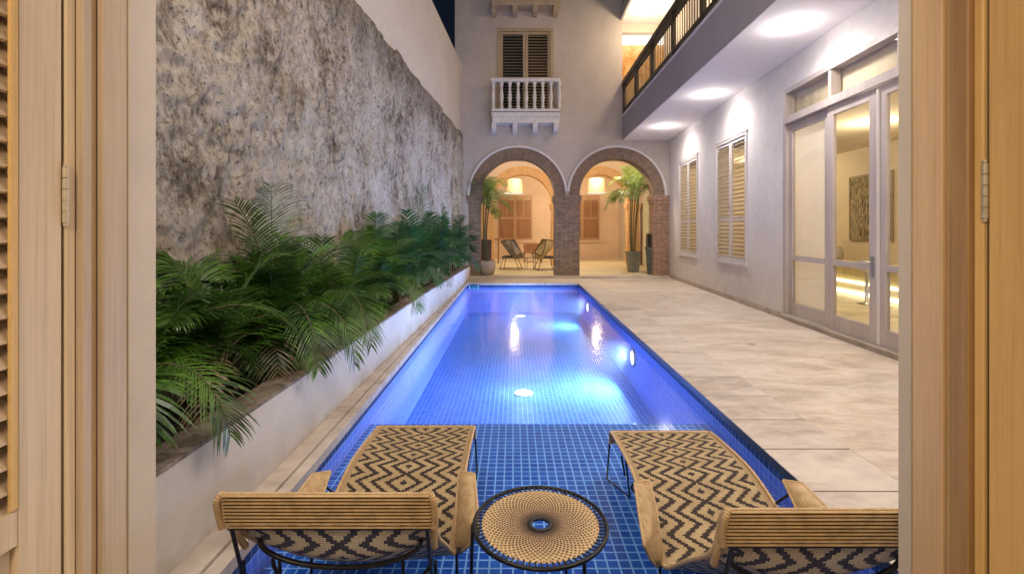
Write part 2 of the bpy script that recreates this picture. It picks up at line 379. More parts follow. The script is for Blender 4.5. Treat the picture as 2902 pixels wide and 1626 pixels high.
M['leaf2'] = mat_leaf('palm_leaf_cool', (.012, .062, .020), (.045, .15, .040))
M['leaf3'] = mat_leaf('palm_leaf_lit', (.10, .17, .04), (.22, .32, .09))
M['dry'] = mat_leaf('dry_palm_leaf', (.16, .11, .05), (.34, .25, .13))
M['trunk'] = mat_mottled('palm_stem', [(.4, (.05, .06, .02)), (.6, (.14, .12, .06))], 9, sc3=(1, 1, 6))
M['pot_green'] = mat_mottled('grey_green_pot', [(.4, (.15, .14, .09)), (.6, (.22, .21, .15))], 5)
M['pot_slate'] = mat_mottled('slate_pot', [(.4, (.07, .09, .085)), (.6, (.12, .14, .13))], 5)
M['pot_sand'] = mat_mottled('sand_pot', [(.4, (.30, .24, .19)), (.6, (.42, .34, .27))], 8)
M['black'] = mat_simple('black_plastic', (.012, .013, .012), .3)
M['metal'] = mat_simple('brushed_metal', (.45, .44, .42), .3, .9, var=.1)
M['hinge'] = mat_simple('painted_hinge', (.62, .54, .42), .4, .3, var=.1)
M['wicker'] = mat_mottled('grey_wicker', [(.4, (.12, .10, .08)), (.6, (.38, .33, .27))], 45)
M['wicker_gold'] = mat_mottled('gold_wicker', [(.4, (.30, .22, .10)), (.6, (.55, .42, .22))], 45)
M['cushion'] = mat_simple('dark_cushion', (.04, .045, .05), .9)
M['shade'] = None
M['orangewall'] = mat_mottled('orange_mottled_wall', [(.35, (.52, .22, .06)), (.5, (.68, .42, .18)), (.68, (.80, .64, .40))], 2.0)
M['picture'] = mat_mottled('abstract_picture', [(.40, (.07, .055, .03)), (.5, (.24, .19, .10)), (.6, (.42, .35, .2))], 9, sc3=(1, 3, 1))
M['picframe'] = mat_simple('picture_frame_wood', (.25, .19, .1), .5)
def mat_curtain():
    m, nt, out = new_mat('white_curtain'); g = G(nt)
    n = g.noise(g.coord(scale=(1, 2, .3)), 2, 3); col = g.mix(n, (.82, .78, .73), (.92, .89, .85))
    d = g.n('ShaderNodeBsdfDiffuse'); g.put(d.inputs[0], col); t = g.n('ShaderNodeBsdfTranslucent'); g.put(t.inputs[0], col)
    ms = g.n('ShaderNodeMixShader'); ms.inputs[0].default_value = .45
    nt.links.new(d.outputs[0], ms.inputs[1]); nt.links.new(t.outputs[0], ms.inputs[2]); nt.links.new(ms.outputs[0], out.inputs[0]); return m
M['curtain'] = mat_curtain()
M['inwall'] = mat_plaster('ochre_room_wall', (.66, .56, .40), .04)
M['infloor'] = mat_travertine('room_floor_stone', (.66, .58, .42))
M['counter'] = mat_simple('counter_stone', (.62, .52, .30), .3)
M['linen'] = mat_simple('grey_linen', (.42, .39, .34), .9)
M['doorcream'] = mat_plaster('cream_green_door', (.60, .60, .44), .03)
M['skim'] = mat_simple('skimmer_plastic', (.45, .75, .78), .3)
M['skimdark'] = mat_simple('skimmer_flap', (.03, .22, .30), .4)

def mat_shade():
    m, nt, out = new_mat('wicker_lampshade'); g = G(nt)
    t = g.n('ShaderNodeTexCoord'); s = g.sep(t.outputs['Object'])
    n = g.noise(g.coord(scale=(6, 6, 30)), 3, 4)
    col = g.mix(g.ramp(n, [(.4, 0), (.6, 1.0)]), (.9, .58, .25), (1, .78, .45))
    b = g.bsdf(out, (.6, .45, .28), .8)
    e = g.n('ShaderNodeEmission', i_Strength=.10); g.put(e.inputs[0], col)
    a = g.n('ShaderNodeAddShader'); nt.links.new(b.outputs[0], a.inputs[0]); nt.links.new(e.outputs[0], a.inputs[1]); nt.links.new(a.outputs[0], out.inputs[0])
    return m
M['shade'] = mat_shade()
M['e_warm'] = mat_emit('warm_glow', (1, .84, .60), 1.0)
M['e_led'] = mat_emit('led_glow', (1, .92, .55), 5.0)
M['e_white'] = mat_emit('downlight_glow', (1, .98, .97), 30.0)
M['e_pool'] = mat_emit('pool_lamp_glow', (.80, .95, 1), 8.0)
M['e_recess'] = mat_emit('recess_glow', (1, .93, .80), 2.2)

# ------------------------------------------------------------------ mesh builder
class MB:
    def __init__(s, xf=None):
        s.v = []; s.f = []; s.uv = []; s.sm = []; s.xf = xf or ID
    def add(s, verts, faces, uvs=None, smooth=False, xf=None):
        o = len(s.v); X = s.xf @ xf if xf is not None else s.xf
        lv = [Vector(p) for p in verts]
        s.v += [tuple(X @ p) for p in lv]
        for k, f in enumerate(faces):
            s.f.append(tuple(o + i for i in f)); s.sm.append(smooth)
            if uvs is not None: s.uv.append([uvs[i] for i in f] if not isinstance(uvs[0], list) else uvs[k])
            else:
                p = [lv[i] for i in f]
                n = (p[1] - p[0]).cross(p[2] - p[0]); ax = max(range(3), key=lambda a: abs(n[a]))
                if ax == 2: s.uv.append([(q.x, q.y) for q in p])
                elif ax == 0: s.uv.append([(q.y, q.z) for q in p])
                else: s.uv.append([(q.x, q.z) for q in p])
        return s
    def box(s, x0, x1, y0, y1, z0, z1, xf=None, bev=0.0):
        if x0 > x1: x0, x1 = x1, x0
        if y0 > y1: y0, y1 = y1, y0
        if z0 > z1: z0, z1 = z1, z0
        if bev > 0:
            b = min(bev, (x1 - x0) * .45, (y1 - y0) * .45, (z1 - z0) * .45)
            V = []; idx = {}
            for i, X in enumerate((x0, x1)):
                for j, Y in enumerate((y0, y1)):
                    for k, Z in enumerate((z0, z1)):
                        sx, sy, sz = (b if i == 0 else -b), (b if j == 0 else -b), (b if k == 0 else -b)
                        idx[i, j, k] = len(V); V += [(X, Y + sy, Z + sz), (X + sx, Y, Z + sz), (X + sx, Y + sy, Z)]
            F = []
            a = lambda i, j, k, w: idx[i, j, k] + w
            for i in (0, 1):
                q = [a(i, 0, 0, 0), a(i, 1, 0, 0), a(i, 1, 1, 0), a(i, 0, 1, 0)]; F.append(q if i else q[::-1])
                q = [a(0, i, 0, 1), a(1, i, 0, 1), a(1, i, 1, 1), a(0, i, 1, 1)]; F.append(q[::-1] if i else q)
                q = [a(0, 0, i, 2), a(1, 0, i, 2), a(1, 1, i, 2), a(0, 1, i, 2)]; F.append(q if i else q[::-1])
            for j in (0, 1):
                for k in (0, 1):
                    q = [a(0, j, k, 1), a(1, j, k, 1), a(1, j, k, 2), a(0, j, k, 2)]; F.append(q if (j ^ k) else q[::-1])
                    q = [a(j, 0, k, 0), a(j, 1, k, 0), a(j, 1, k, 2), a(j, 0, k, 2)]; F.append(q[::-1] if (j ^ k) else q)
                    q = [a(j, k, 0, 0), a(j, k, 1, 0), a(j, k, 1, 1), a(j, k, 0, 1)]; F.append(q if (j ^ k) else q[::-1])
            for i in (0, 1):
                for j in (0, 1):
                    for k in (0, 1):
                        q = [a(i, j, k, 0), a(i, j, k, 1), a(i, j, k, 2)]; F.append(q if (i + j + k) % 2 else q[::-1])
            return s.add(V, F, xf=xf)
        V = [(x0, y0, z0), (x1, y0, z0), (x1, y1, z0), (x0, y1, z0), (x0, y0, z1), (x1, y0, z1), (x1, y1, z1), (x0, y1, z1)]
        return s.add(V, [(3, 2, 1, 0), (4, 5, 6, 7), (0, 1, 5, 4), (1, 2, 6, 5), (2, 3, 7, 6), (3, 0, 4, 7)], xf=xf)
    def prism(s, poly, z0, z1, xf=None):
        n = len(poly); V = [(x, y, z0) for x, y in poly] + [(x, y, z1) for x, y in poly]
        F = [tuple(range(n))[::-1], tuple(range(n, 2 * n))] + [(i, (i + 1) % n, n + (i + 1) % n, n + i) for i in range(n)]
        return s.add(V, F, xf=xf)
    def tube(s, pts, r, n=8, closed=False, caps=True, xf=None):
        P = [Vector(p) for p in pts]; m = len(P); V = []; F = []; U = []
        rr = r if isinstance(r, (list, tuple)) else [r] * m
        up = Vector((0, 0, 1)); pn = None; L = 0
        for i in range(m):
            if closed: t = (P[(i + 1) % m] - P[i - 1])
            else: t = P[min(i + 1, m - 1)] - P[max(i - 1, 0)]
            t.normalize()
            if pn is None:
                a = up if abs(t.dot(up)) < .9 else Vector((1, 0, 0)); pn = (a - t * a.dot(t)).normalized()
            else:
                q = pn - t * pn.dot(t); pn = q.normalized() if q.length > 1e-6 else pn
            b = t.cross(pn)
            if i: L += (P[i] - P[i - 1]).length
            for k in range(n):
                a = 2 * PI * k / n; V.append(P[i] + (pn * math.cos(a) + b * math.sin(a)) * rr[i]); U.append((k / n * .05, L))
        for i in range(m if closed else m - 1):
            for k in range(n):
                j = (i + 1) % m; F.append((i * n + k, i * n + (k + 1) % n, j * n + (k + 1) % n, j * n + k))
        s.add(V, F, U, True, xf)
        if caps and not closed:
            s.add(V[:n], [tuple(range(n))[::-1]], xf=xf); s.add(V[-n:], [tuple(range(n))], xf=xf)
        return s
    def lathe(s, prof, c=(0, 0, 0), n=24, xf=None, smooth=True, sy=1.0):
        V = []; F = []; U = []
        for (r, z) in prof:
            for k in range(n):
                a = 2 * PI * k / n; V.append((c[0] + r * math.cos(a), c[1] + sy * r * math.sin(a), c[2] + z)); U.append((k / n, z))
        for i in range(len(prof) - 1):
            for k in range(n): F.append((i * n + k, i * n + (k + 1) % n, (i + 1) * n + (k + 1) % n, (i + 1) * n + k))
        return s.add(V, F, U, smooth, xf)
    def build(s, name, mat, parent=None, **props):
        me = bpy.data.meshes.new(name)
        me.from_pydata(s.v, [], s.f)
        uvl = me.uv_layers.new(name='UVMap')
        flat = [c for f in s.uv for uv in f for c in uv]
        uvl.data.foreach_set('uv', flat)
        me.polygons.foreach_set('use_smooth', s.sm)
        me.materials.append(M[mat] if isinstance(mat, str) else mat)
        me.update()
        o = bpy.data.objects.new(name, me); COL.objects.link(o)
        if parent is not None:
            o.parent = parent
            p = parent; loc = Matrix.Identity(4)
            w = world_of(parent)
            o.matrix_parent_inverse = w.inverted()
        for k, v in props.items(): o[k] = v
        return o

def world_of(o):
    if o.type == 'EMPTY': return Matrix.Translation(o.location) @ o.rotation_euler.to_matrix().to_4x4()
    return ID if o.parent is None or True else ID

def thing(name, loc, label, category, group=None):
    e = bpy.data.objects.new(name, None); COL.objects.link(e); e.location = loc; e.empty_display_size = .2
    e['label'] = label; e['category'] = category
    if group: e['group'] = group
    return e
def tag(o, label, category, group=None):
    o['label'] = label; o['category'] = category
    if group: o['group'] = group
    return o
def struct(o): o['kind'] = 'structure'; return o
def kids(o): return [c for c in bpy.data.objects if c.parent == o]
def dup(root, dloc, label):
    def rec(o, par):
        c = o.copy(); COL.objects.link(c)
        if par is not None:
            mi = o.matrix_parent_inverse.copy(); c.parent = par; c.matrix_parent_inverse = mi
        for ch in kids(o): rec(ch, c)
        return c
    c = rec(root, None)
    c.location = root.location + Vector(dloc); c['label'] = label
    return c

# ------------------------------------------------------------------ layout helpers
F_ = 1200.0; VX, VY, CH = 1290.0, 578.0, 1.45
def at(x, y, Y):                      # survey point read off the photo at a known distance
    return Vector(((x - VX) * Y / F_, Y, CH - (y - VY) * Y / F_))
YF = 14.62                            # arcade front
def XP(Y): return 1.635 + .0116 * Y   # right pool edge
def XG(Y): return 3.35 - .0236 * (YF - Y)   # gallery edge
PL = -1.25
SIDE = Matrix.Translation((4.3, 5.36, 0)) @ Matrix.Rotation(-math.atan(.0524), 4, 'Z')   # local x into the house, local y along the wall
LEFT = Matrix.Translation((-1.58, YF, 0)) @ Matrix.Rotation(-math.atan(.0524), 4, 'Z')
WATER = -.12; LEDGE = -.25; FLOOR = -.80; YL = 4.18; YN = 1.32; YE = 12.99

# ------------------------------------------------------------------ ground, pool, deck
b = MB(); b.box(-60, 60, -40, 80, -1.9, -1.6); struct(b.build('ground', 'joint'))
# pool basin
b = MB()
b.add([(PL, YN, LEDGE), (XP(YN), YN, LEDGE), (XP(YL), YL, LEDGE), (PL, YL, LEDGE)], [(0, 1, 2, 3)])
b.add([(PL, YL, LEDGE), (XP(YL), YL, LEDGE), (XP(YL), YL, FLOOR), (PL, YL, FLOOR)], [(0, 3, 2, 1)])
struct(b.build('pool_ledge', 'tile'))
b = MB()
b.add([(PL, YL, FLOOR), (XP(YL), YL, FLOOR), (XP(YE), YE, FLOOR), (PL, YE, FLOOR)], [(0, 1, 2, 3)])
struct(b.build('pool_floor', 'tile_deep'))
b = MB()
b.add([(PL, YN, WATER), (PL, YE, WATER), (PL, YE, FLOOR), (PL, YN, FLOOR)], [(0, 1, 2, 3)])
b.add([(XP(YN), YN, WATER), (XP(YE), YE, WATER), (XP(YE), YE, FLOOR), (XP(YN), YN, FLOOR)], [(3, 2, 1, 0)])
b.add([(PL, YE, WATER), (XP(YE), YE, WATER), (XP(YE), YE, FLOOR), (PL, YE, FLOOR)], [(0, 1, 2, 3)])
b.add([(PL, YN, WATER), (XP(YN), YN, WATER), (XP(YN), YN, FLOOR), (PL, YN, FLOOR)], [(3, 2, 1, 0)])
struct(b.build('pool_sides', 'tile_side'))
b = MB()
zt = -.002
b.add([(PL, YN, zt), (PL, YE, zt), (PL, YE, WATER), (PL, YN, WATER)], [(0, 1, 2, 3)])
b.add([(XP(YN), YN, zt), (XP(YE), YE, zt), (XP(YE), YE, WATER), (XP(YN), YN, WATER)], [(3, 2, 1, 0)])
b.add([(PL, YE, zt), (XP(YE), YE, zt), (XP(YE), YE, WATER), (PL, YE, WATER)], [(0, 1, 2, 3)])
b.add([(PL, YN, zt), (XP(YN), YN, zt), (XP(YN), YN, WATER), (PL, YN, WATER)], [(3, 2, 1, 0)])
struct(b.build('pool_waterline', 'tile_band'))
e_ = .004
b = MB(); b.prism([(PL + e_, YL + e_), (XP(YL) - e_, YL + e_), (XP(YE) - e_, YE - e_), (PL + e_, YE - e_)], FLOOR + e_, WATER)
b.prism([(PL + e_, YN + e_), (XP(YN) - e_, YN + e_), (XP(YL) - e_, YL - e_), (PL + e_, YL - e_)], LEDGE + e_, WATER)
struct(b.build('water', 'water'))
# deck on the right and beyond the pool; coping slabs
CW = .56
b = MB()
def xw(Y): return 4.3 + .0524 * (Y - 5.36)
b.prism([(XP(YN) + CW, YN), (xw(YN) + .1, YN), (xw(14.4) + .1, 14.4), (XP(14.4) + CW, 14.4)], -.06, 0)
b.prism([(-1.7, YE + .42), (XP(YE) + CW - .003, YE + .42), (XP(14.4) + CW - .003, 14.4), (-1.7, 14.4)], -.06, 0)
struct(b.build('deck', 'deck'))
b = MB(); b.prism([(XP(YN) + .01, YN), (XP(YN) + CW, YN), (XP(YE) + CW, YE + .42), (-1.3, YE + .42), (-1.3, YE + .01), (XP(YE) + .01, YE + .01)], -.3, -.02)
struct(b.build('deck_bed', 'joint'))
b = MB(); b.prism([(XP(YN) - .014, YN), (XP(YN) + .004, YN), (XP(YE) + .004, YE), (XP(YE) - .014, YE)], -.060, -.006); struct(b.build('pool_edge_shade', 'edge'))  # dark strip painted in as the coping's overhang shadow
b = MB(); y = 1.33; gaps = []
rows = [2.27 - .43, 2.27, 2.71, 3.13, 3.58, 4.04, 4.43, 4.86]
rows = [r * 1.165 for r in rows]
while rows[-1] < YE - .3: rows.append(rows[-1] + .51)
rows = [YN] + rows[1:]
rows[-1] = YE
for a, c in zip(rows[:-1], rows[1:]):
    g_ = .013
    b.prism([(XP(a) - .012, a + g_), (XP(a) + CW - .0004, a + g_), (XP(c) + CW - .0004, c), (XP(c) - .012, c)], -.05, random.uniform(-.001, .0))
struct(b.build('coping', 'coping'))
b = MB(); xs = [-1.30, -.62, .12, .85, 1.55, XP(YE) + CW]
for a, c in zip(xs[:-1], xs[1:]): b.prism([(a + .006, YE - .012), (c - .006, YE - .012), (c - .006, YE + .41), (a + .006, YE + .41)], -.05, 0)
struct(b.build('far_coping', 'coping'))
# left coping: two narrow stone strips
def xpl(Y): return -1.44 + (Y - 2.0) * .0125     # planter face
b = MB()
b.prism([(PL + .012, YN), (PL + .012, YE), (PL - .045, YE), (PL - .06, YN)], -.06, 0)
b.prism([(PL - .068, YN), (PL - .052, YE), (xpl(YE) - .02, YE), (xpl(YN) - .02, YN)], -.06, .012)
struct(b.build('planter_side_coping', 'coping'))

# ------------------------------------------------------------------ planter with soil
pl = thing('planter', (-1.8, 7.5, 0), 'long white rendered planter wall with weathered stone cap beside the pool', 'planter')
def zpl(Y): return .475 - max(0, Y - 7) * .013
def xwl(Y): return -1.58 - .0524 * (YF - Y)
n = 40; V = []; Fc = []
b = MB(); bc = MB()
for i in range(n):
    y0 = YN + (14.3 - YN) * i / n; y1 = YN + (14.3 - YN) * (i + 1) / n
    x0, x1, z0, z1 = xpl(y0), xpl(y1), zpl(y0) - .02, zpl(y1) - .02
    b.add([(x0, y0, 0), (x1, y1, 0), (x1, y1, z1), (x0, y0, z0)], [(0, 1, 2, 3)], smooth=True)
    w = .17
    V = [(x0 + .006, y0, z0), (x1 + .006, y1, z1), (x1 + .006, y1, z1 + .02), (x0 + .006, y0, z0 + .02), (x0 - w, y0, z0 + .02), (x1 - w, y1, z1 + .02), (x0 - w, y0, z0 - .12), (x1 - w, y1, z1 - .12)]
    bc.add(V, [(0, 1, 2, 3), (3, 2, 5, 4), (4, 5, 7, 6), (1, 0, 0)][:3])
b.add([(xpl(14.3), 14.3, 0), (-1.9, 14.3, 0), (-1.9, 14.3, .36), (xpl(14.3), 14.3, .36)], [(0, 1, 2, 3)])
b.build('rendered_wall', 'planter', pl); bc.build('cap', 'planter_cap', pl)
b = MB()
for i in range(60):
    y0 = YN + (14.3 - YN) * i / 60; y1 = YN + (14.3 - YN) * (i + 1) / 60
    for j in range(6):
        def q(Y, t):
            xa, xb = xpl(Y) - .16, xwl(Y) - .05
            x = xa + (xb - xa) * t; return (x, Y, .34 + .05 * noise.noise(Vector((x * 6, Y * 6, 0))))
        b.add([q(y0, j / 6), q(y1, j / 6), q(y1, (j + 1) / 6), q(y0, (j + 1) / 6)], [(0, 1, 2, 3)], smooth=True)
struct(b.build('soil', 'soil'))

# ------------------------------------------------------------------ left boundary wall: rough stone below, plaster above
lw = thing('boundary_wall', (-1.9, 8, 0), 'tall old stone boundary wall with flaking lime and smooth cream plaster on top', 'wall')
def ztop(Y): return 4.38 + (14.62 - Y) * .0 + .10 * noise.noise(Vector((Y * 1.3, 3, 1))) + .05 * noise.noise(Vector((Y * 6, 8, 1)))
b = MB(LEFT); NY, NZ = 520, 170; y0, y1 = -13.6, 0.0
V = []; Fc = []
for i in range(NY + 1):
    yy = y0 + (y1 - y0) * i / NY; zt_ = ztop(yy + YF)
    for j in range(NZ + 1):
        z = .2 + (zt_ - .2) * j / NZ
        d = .035 * noise.noise(Vector((yy * 1.6, z * 1.6, 0))) + .028 * noise.noise(Vector((yy * 6, z * 5, 4))) + .024 * noise.noise(Vector((yy * 15, z * 13, 9)))
        d += .05
        if j > NZ - 3: d *= (NZ - j) / 3
        V.append((d, yy, z))
for i in range(NY):
    for j in range(NZ):
        a = i * (NZ + 1) + j; Fc.append((a, a + NZ + 1, a + NZ + 2, a + 1))
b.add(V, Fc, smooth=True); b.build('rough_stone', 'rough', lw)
b = MB(LEFT); b.box(-.5, 0, -13.6, 2.0, -.6, 6.52); b.build('plaster_face', 'cream', lw)

# ------------------------------------------------------------------ arcade building at the far end
ab = thing('arcade_building', (1.5, 15, 0), 'taupe house with two brick arches and shuttered balcony at the end of the pool', 'building')
C1, C2, R1, R2, SP = .14, 3.18, 1.14, 1.47, 2.50
TH = .50
def facade_block(Y0, th, cs, r2, xl, xr, ztop_, name, mat, sp=SP):
    b = MB(); N = 160
    xs_ = sorted(set([xl + (xr - xl) * i / N for i in range(N + 1)] + [c + s * r2 for c in cs for s in (-1, 1) if xl < c + s * r2 < xr]))
    def bot(x):
        z = sp
        for c in cs:
            if abs(x - c) < r2 - 1e-9: z = max(z, sp + math.sqrt(r2 * r2 - (x - c) ** 2))
        return z
    for a, c in zip(xs_[:-1], xs_[1:]):
        za, zc = bot(a), bot(c)
        for (Y, flip) in ((Y0, False), (Y0 + th, True)):
            q = [(a, Y, za), (c, Y, zc), (c, Y, ztop_), (a, Y, ztop_)]
            b.add(q, [(0, 1, 2, 3) if not flip else (3, 2, 1, 0)])
    return b
XLF = -1.78
b = facade_block(YF, TH, [C1, C2], R2, XLF, 4.9, 4.45, 'wall', 'facade')
# upper storeys with the window opening
WX0, WX1, WZ0, WZ1 = -.49, 1.24, 5.0, 7.62
b.box(XLF, WX0, YF, YF + TH, 4.45, 9.6); b.box(WX1, 3.35, YF, YF + TH, 4.45, 9.6)
b.box(WX0, WX1, YF, YF + TH, WZ1, 9.6); b.box(WX0, WX1, YF, YF + TH, 4.45, WZ0)
b.box(3.35, 4.9, YF, YF + TH, 4.45, 4.9)
b.box(XLF, -1.36, YF, YF + TH, 0, SP)
b.build('wall', 'facade', ab)
def arch_ring(Y0, th, c, r1, r2, sp, proud=.004, n=48):
    b = MB()
    for i in range(n):
        a0, a1 = PI * i / n, PI * (i + 1) / n
        P = lambda a, r, y: (c + r * math.cos(a), y, sp + r * math.sin(a))
        ua, ub = a0 * (r1 + r2) / 2, a1 * (r1 + r2) / 2
        for (y, fl) in ((Y0 - proud, 0), (Y0 + th + proud, 1)):
            q = [P(a0, r1, y), P(a1, r1, y), P(a1, r2, y), P(a0, r2, y)]
            b.add(q, [(0, 1, 2, 3) if fl else (3, 2, 1, 0)], [(0, ua), (0, ub), (r2 - r1, ub), (r2 - r1, ua)])
        q = [P(a0, r1, Y0 - proud), P(a1, r1, Y0 - proud), P(a1, r1, Y0 + th + proud), P(a0, r1, Y0 + th + proud)]
        b.add(q, [(0, 1, 2, 3)], [(0, ua), (0, ub), (th, ub), (th, ua)], smooth=True)
    return b
def arch_trim(Y0, c, r1, r2, sp, proud=.05, n=48, a_lo=.0, a_hi=PI):
    b = MB()
    for i in range(n):
        a0, a1 = a_lo + (a_hi - a_lo) * i / n, a_lo + (a_hi - a_lo) * (i + 1) / n
        P = lambda a, r, y: (c + r * math.cos(a), y, sp + r * math.sin(a))
        f, k = Y0 - proud, Y0 + .01
        b.add([P(a0, r1, f), P(a1, r1, f), P(a1, r2, f), P(a0, r2, f)], [(3, 2, 1, 0)])
        b.add([P(a0, r2, f), P(a1, r2, f), P(a1, r2, k), P(a0, r2, k)], [(3, 2, 1, 0)], smooth=True)
        b.add([P(a0, r1, f), P(a1, r1, f), P(a1, r1, k), P(a0, r1, k)], [(0, 1, 2, 3)], smooth=True)
    return b
ang = math.acos((3.04 / 2) / 1.525)
for c, lo, hi in ((C1, ang, PI), (C2, 0, PI - ang)):
    arch_ring(YF, TH, c, R1, R2, SP).build('brick_arch', 'brick_arch', ab)
    arch_trim(YF, c, R2 - .005, R2 + .055, SP, a_lo=lo, a_hi=hi).build('arch_moulding', 'trimwhite', ab)
def pier(x0, x1, Y0, th, mat, par, ext=.055, z0=0, ztopp=SP):
    b = MB(); b.box(x0, x1, Y0 - .004, Y0 + th + .004, z0, ztopp - .24)
    p = b.build('pier', mat, par)
    b = MB(); b.box(x0 - ext * .5, x1 + ext * .5, Y0 - ext * .6, Y0 + th + ext * .6, ztopp - .24, ztopp - .15)
    b.box(x0 - ext, x1 + ext, Y0 - ext, Y0 + th + ext, ztopp - .15, ztopp + .004)
    b.build('capital', mat, p)
pier(-1.36, C1 - R1, YF, TH, 'brick', ab)
pier(C1 + R1, C2 - R1, YF, TH, 'brick', ab)
pier(C2 + R1, 4.80, YF, TH, 'brick_red', ab)
# loggia
LF = .05; LC = 4.15; YB = 23.2; Y2 = 18.9
b = MB(); b.box(-3.2, 5.8, 14.36, YB, -.1, LF); b.build('loggia_floor', 'floorwarm', ab)
b = MB(); b.box(-3.2, 5.8, 14.30, 14.372, -.1, LF + .012); b.build('threshold', 'coping', ab)
b = MB(); b.box(-3.2, 5.8, YF + TH, YB, LC, LC + .2); b.build('loggia_ceiling', 'cream', ab)
b = MB(); b.box(-3.2, 5.8, YB, YB + .3, 0, LC + .1); b.box(-3.3, -3.2, YF + TH, YB, 0, LC); b.build('back_wall', 'peach', ab)
b = MB(); b.box(-3.19, 5.2, YB - .03, YB, LF, .32); b.box(-3.19, 5.2, YB - .045, YB - .03, .22, .25); b.build('skirting', 'peachtrim', ab)
b = MB(); b.box(5.15, 5.4, YF + TH, Y2 + 4.3, 0, LC); b.build('loggia_side_wall', 'cream', ab)
D1, D2 = .38, 3.42
b = facade_block(Y2, .45, [D1, D2], R1 + .33, -3.2, 5.15, LC, 'inner', 'peach')
b.build('inner_arcade_wall', 'peach', ab)
for c in (D1, D2): arch_ring(Y2, .45, c, R1, R1 + .33, SP).build('inner_brick_arch', 'brick_orange', ab)
pier(D1 - R1 - .55, D1 - R1, Y2, .45, 'brick_orange', ab)
pier(D1 + R1, D2 - R1, Y2, .45, 'brick_orange', ab)
pier(D2 + R1, D2 + R1 + .45, Y2, .45, 'brick_orange', ab)
# loggia windows on the back wall
def loggia_window(cx, w=1.67, z0=.98, z1=3.1):
    x0, x1 = cx - w / 2, cx + w / 2; Y = YB
    b = MB()
    b.box(x0 - .16, x0, Y - .05, Y, z0 - .02, z1 + .12); b.box(x1, x1 + .16, Y - .05, Y, z0 - .02, z1 + .12)
    b.box(x0 - .16, x1 + .16, Y - .08, Y, z0 - .14, z0 - .02)
    b.box(x0, x1, Y - .05, Y, z1 + .03, z1 + .12)
    f = b.build('window', 'peachtrim', ab)
    b = MB(); t = .07; y0, y1 = Y - .09, Y - .035
    b.box(x0, x0 + t, y0, y1, z0, z1); b.box(x1 - t, x1, y0, y1, z0, z1); b.box(x0 + t, x1 - t, y0, y1, z1 - .22, z1); b.box(x0 + t, x1 - t, y0, y1, z0, z0 + t)
    b.box(cx - .06, cx + .06, y0, y1, z0 + t, z1 - .22)
    zm = z0 + 1.05
    for a, c in ((x0 + t, cx - .06), (cx + .06, x1 - t)):
        b.box(a, c, y0 + .005, y1, zm - .05, zm + .03); m_ = (a + c) / 2; b.box(m_ - .02, m_ + .02, y0 + .01, y1, zm + .03, z1 - .22)
    b.build('window_frame', 'wood_winl', f)
    b = MB(); b.box(x0 + .02, x1 - .02, Y - .05, Y - .02, z0 + .02, z1 - .02); b.box(x0 + .2, cx - .12, Y - .065, Y - .05, z0 + .2, zm - .15); b.box(cx + .12, x1 - .2, Y - .065, Y - .05, z0 + .2, zm - .15)
    b.build('panel', 'wood_win', f)
loggia_window(.10); loggia_window(3.36)
# cream door on the loggia's right wall
b = MB(); b.box(5.09, 5.15, 16.9, 18.75, LF, 2.85); b.box(5.07, 5.09, 17.0, 17.75, .25, 2.0); b.box(5.07, 5.09, 17.9, 18.6, .25, 2.0); b.box(5.07, 5.09, 17.0, 17.75, 2.1, 2.75); b.box(5.07, 5.09, 17.9, 18.6, 2.1, 2.75)
b.build('side_door', 'doorcream', ab)

# facade shutter window
fw = MB(); t = .1
fw.box(WX0, WX0 + t, YF - .02, YF + .12, WZ0, WZ1); fw.box(WX1 - t, WX1, YF - .02, YF + .12, WZ0, WZ1); fw.box(WX0 + t, WX1 - t, YF - .02, YF + .12, WZ1 - .1, WZ1)
win = fw.build('window', 'wood_shut', ab)
def shutter(bm, slm, a0, a1, z0, z1, Y, st=.08, zsplit=None, tilt=35, pitch=.085, axis='x', xf=None, depth=.045):
    """frame into bm and slats into slm; a = coordinate along the wall, thickness along Y"""
    def bx(mb, p0, p1, q0, q1, r0, r1):
        if axis == 'x': mb.box(p0, p1, q0, q1, r0, r1)
        else: mb.box(q0, q1, p0, p1, r0, r1)
    bx(bm, a0, a0 + st, Y, Y + depth, z0, z1); bx(bm, a1 - st, a1, Y, Y + depth, z0, z1)
    zs = [z0 + st] + ([zsplit - st / 2, zsplit + st / 2] if zsplit else []) + [z1 - st]
    bx(bm, a0 + st, a1 - st, Y, Y + depth, z0, z0 + st); bx(bm, a0 + st, a1 - st, Y, Y + depth, z1 - st, z1)
    if zsplit: bx(bm, a0 + st, a1 - st, Y, Y + depth, zsplit - st / 2, zsplit + st / 2)
    secs = [(z0 + st, zsplit - st / 2), (zsplit + st / 2, z1 - st)] if zsplit else [(z0 + st, z1 - st)]
    for (lo, hi) in secs:
        nn = max(1, int((hi - lo) / pitch)); pp = (hi - lo) / nn
        for i in range(nn):
            zc = lo + pp * (i + .5); w = pp * .95; th = .007; yc = Y + depth / 2
            if axis == 'x':
                X = Matrix.Translation(((a0 + a1) / 2, yc, zc)) @ Matrix.Rotation(R(tilt), 4, 'X'); L = (a1 - a0) / 2 - st
                slm.box(-L, L, -w / 2, w / 2, -th / 2, th / 2, xf=X)
            else:
                X = Matrix.Translation((yc, (a0 + a1) / 2, zc)) @ Matrix.Rotation(R(-tilt), 4, 'Y'); L = (a1 - a0) / 2 - st
                slm.box(-w / 2, w / 2, -L, L, -th / 2, th / 2, xf=X)
mid = .385
for (a0, a1, tl) in ((WX0 + t + .004, mid - .004, 8), (mid + .004, WX1 - t - .004, 38)):
    f_, s_ = MB(), MB()
    shutter(f_, s_, a0, a1, WZ0 + .02, WZ1 - .105, YF + .03, .075, tilt=tl, pitch=.088)
    so = f_.build('shutter', 'wood_shut', win); s_.build('louvres', 'wood_shut', so)
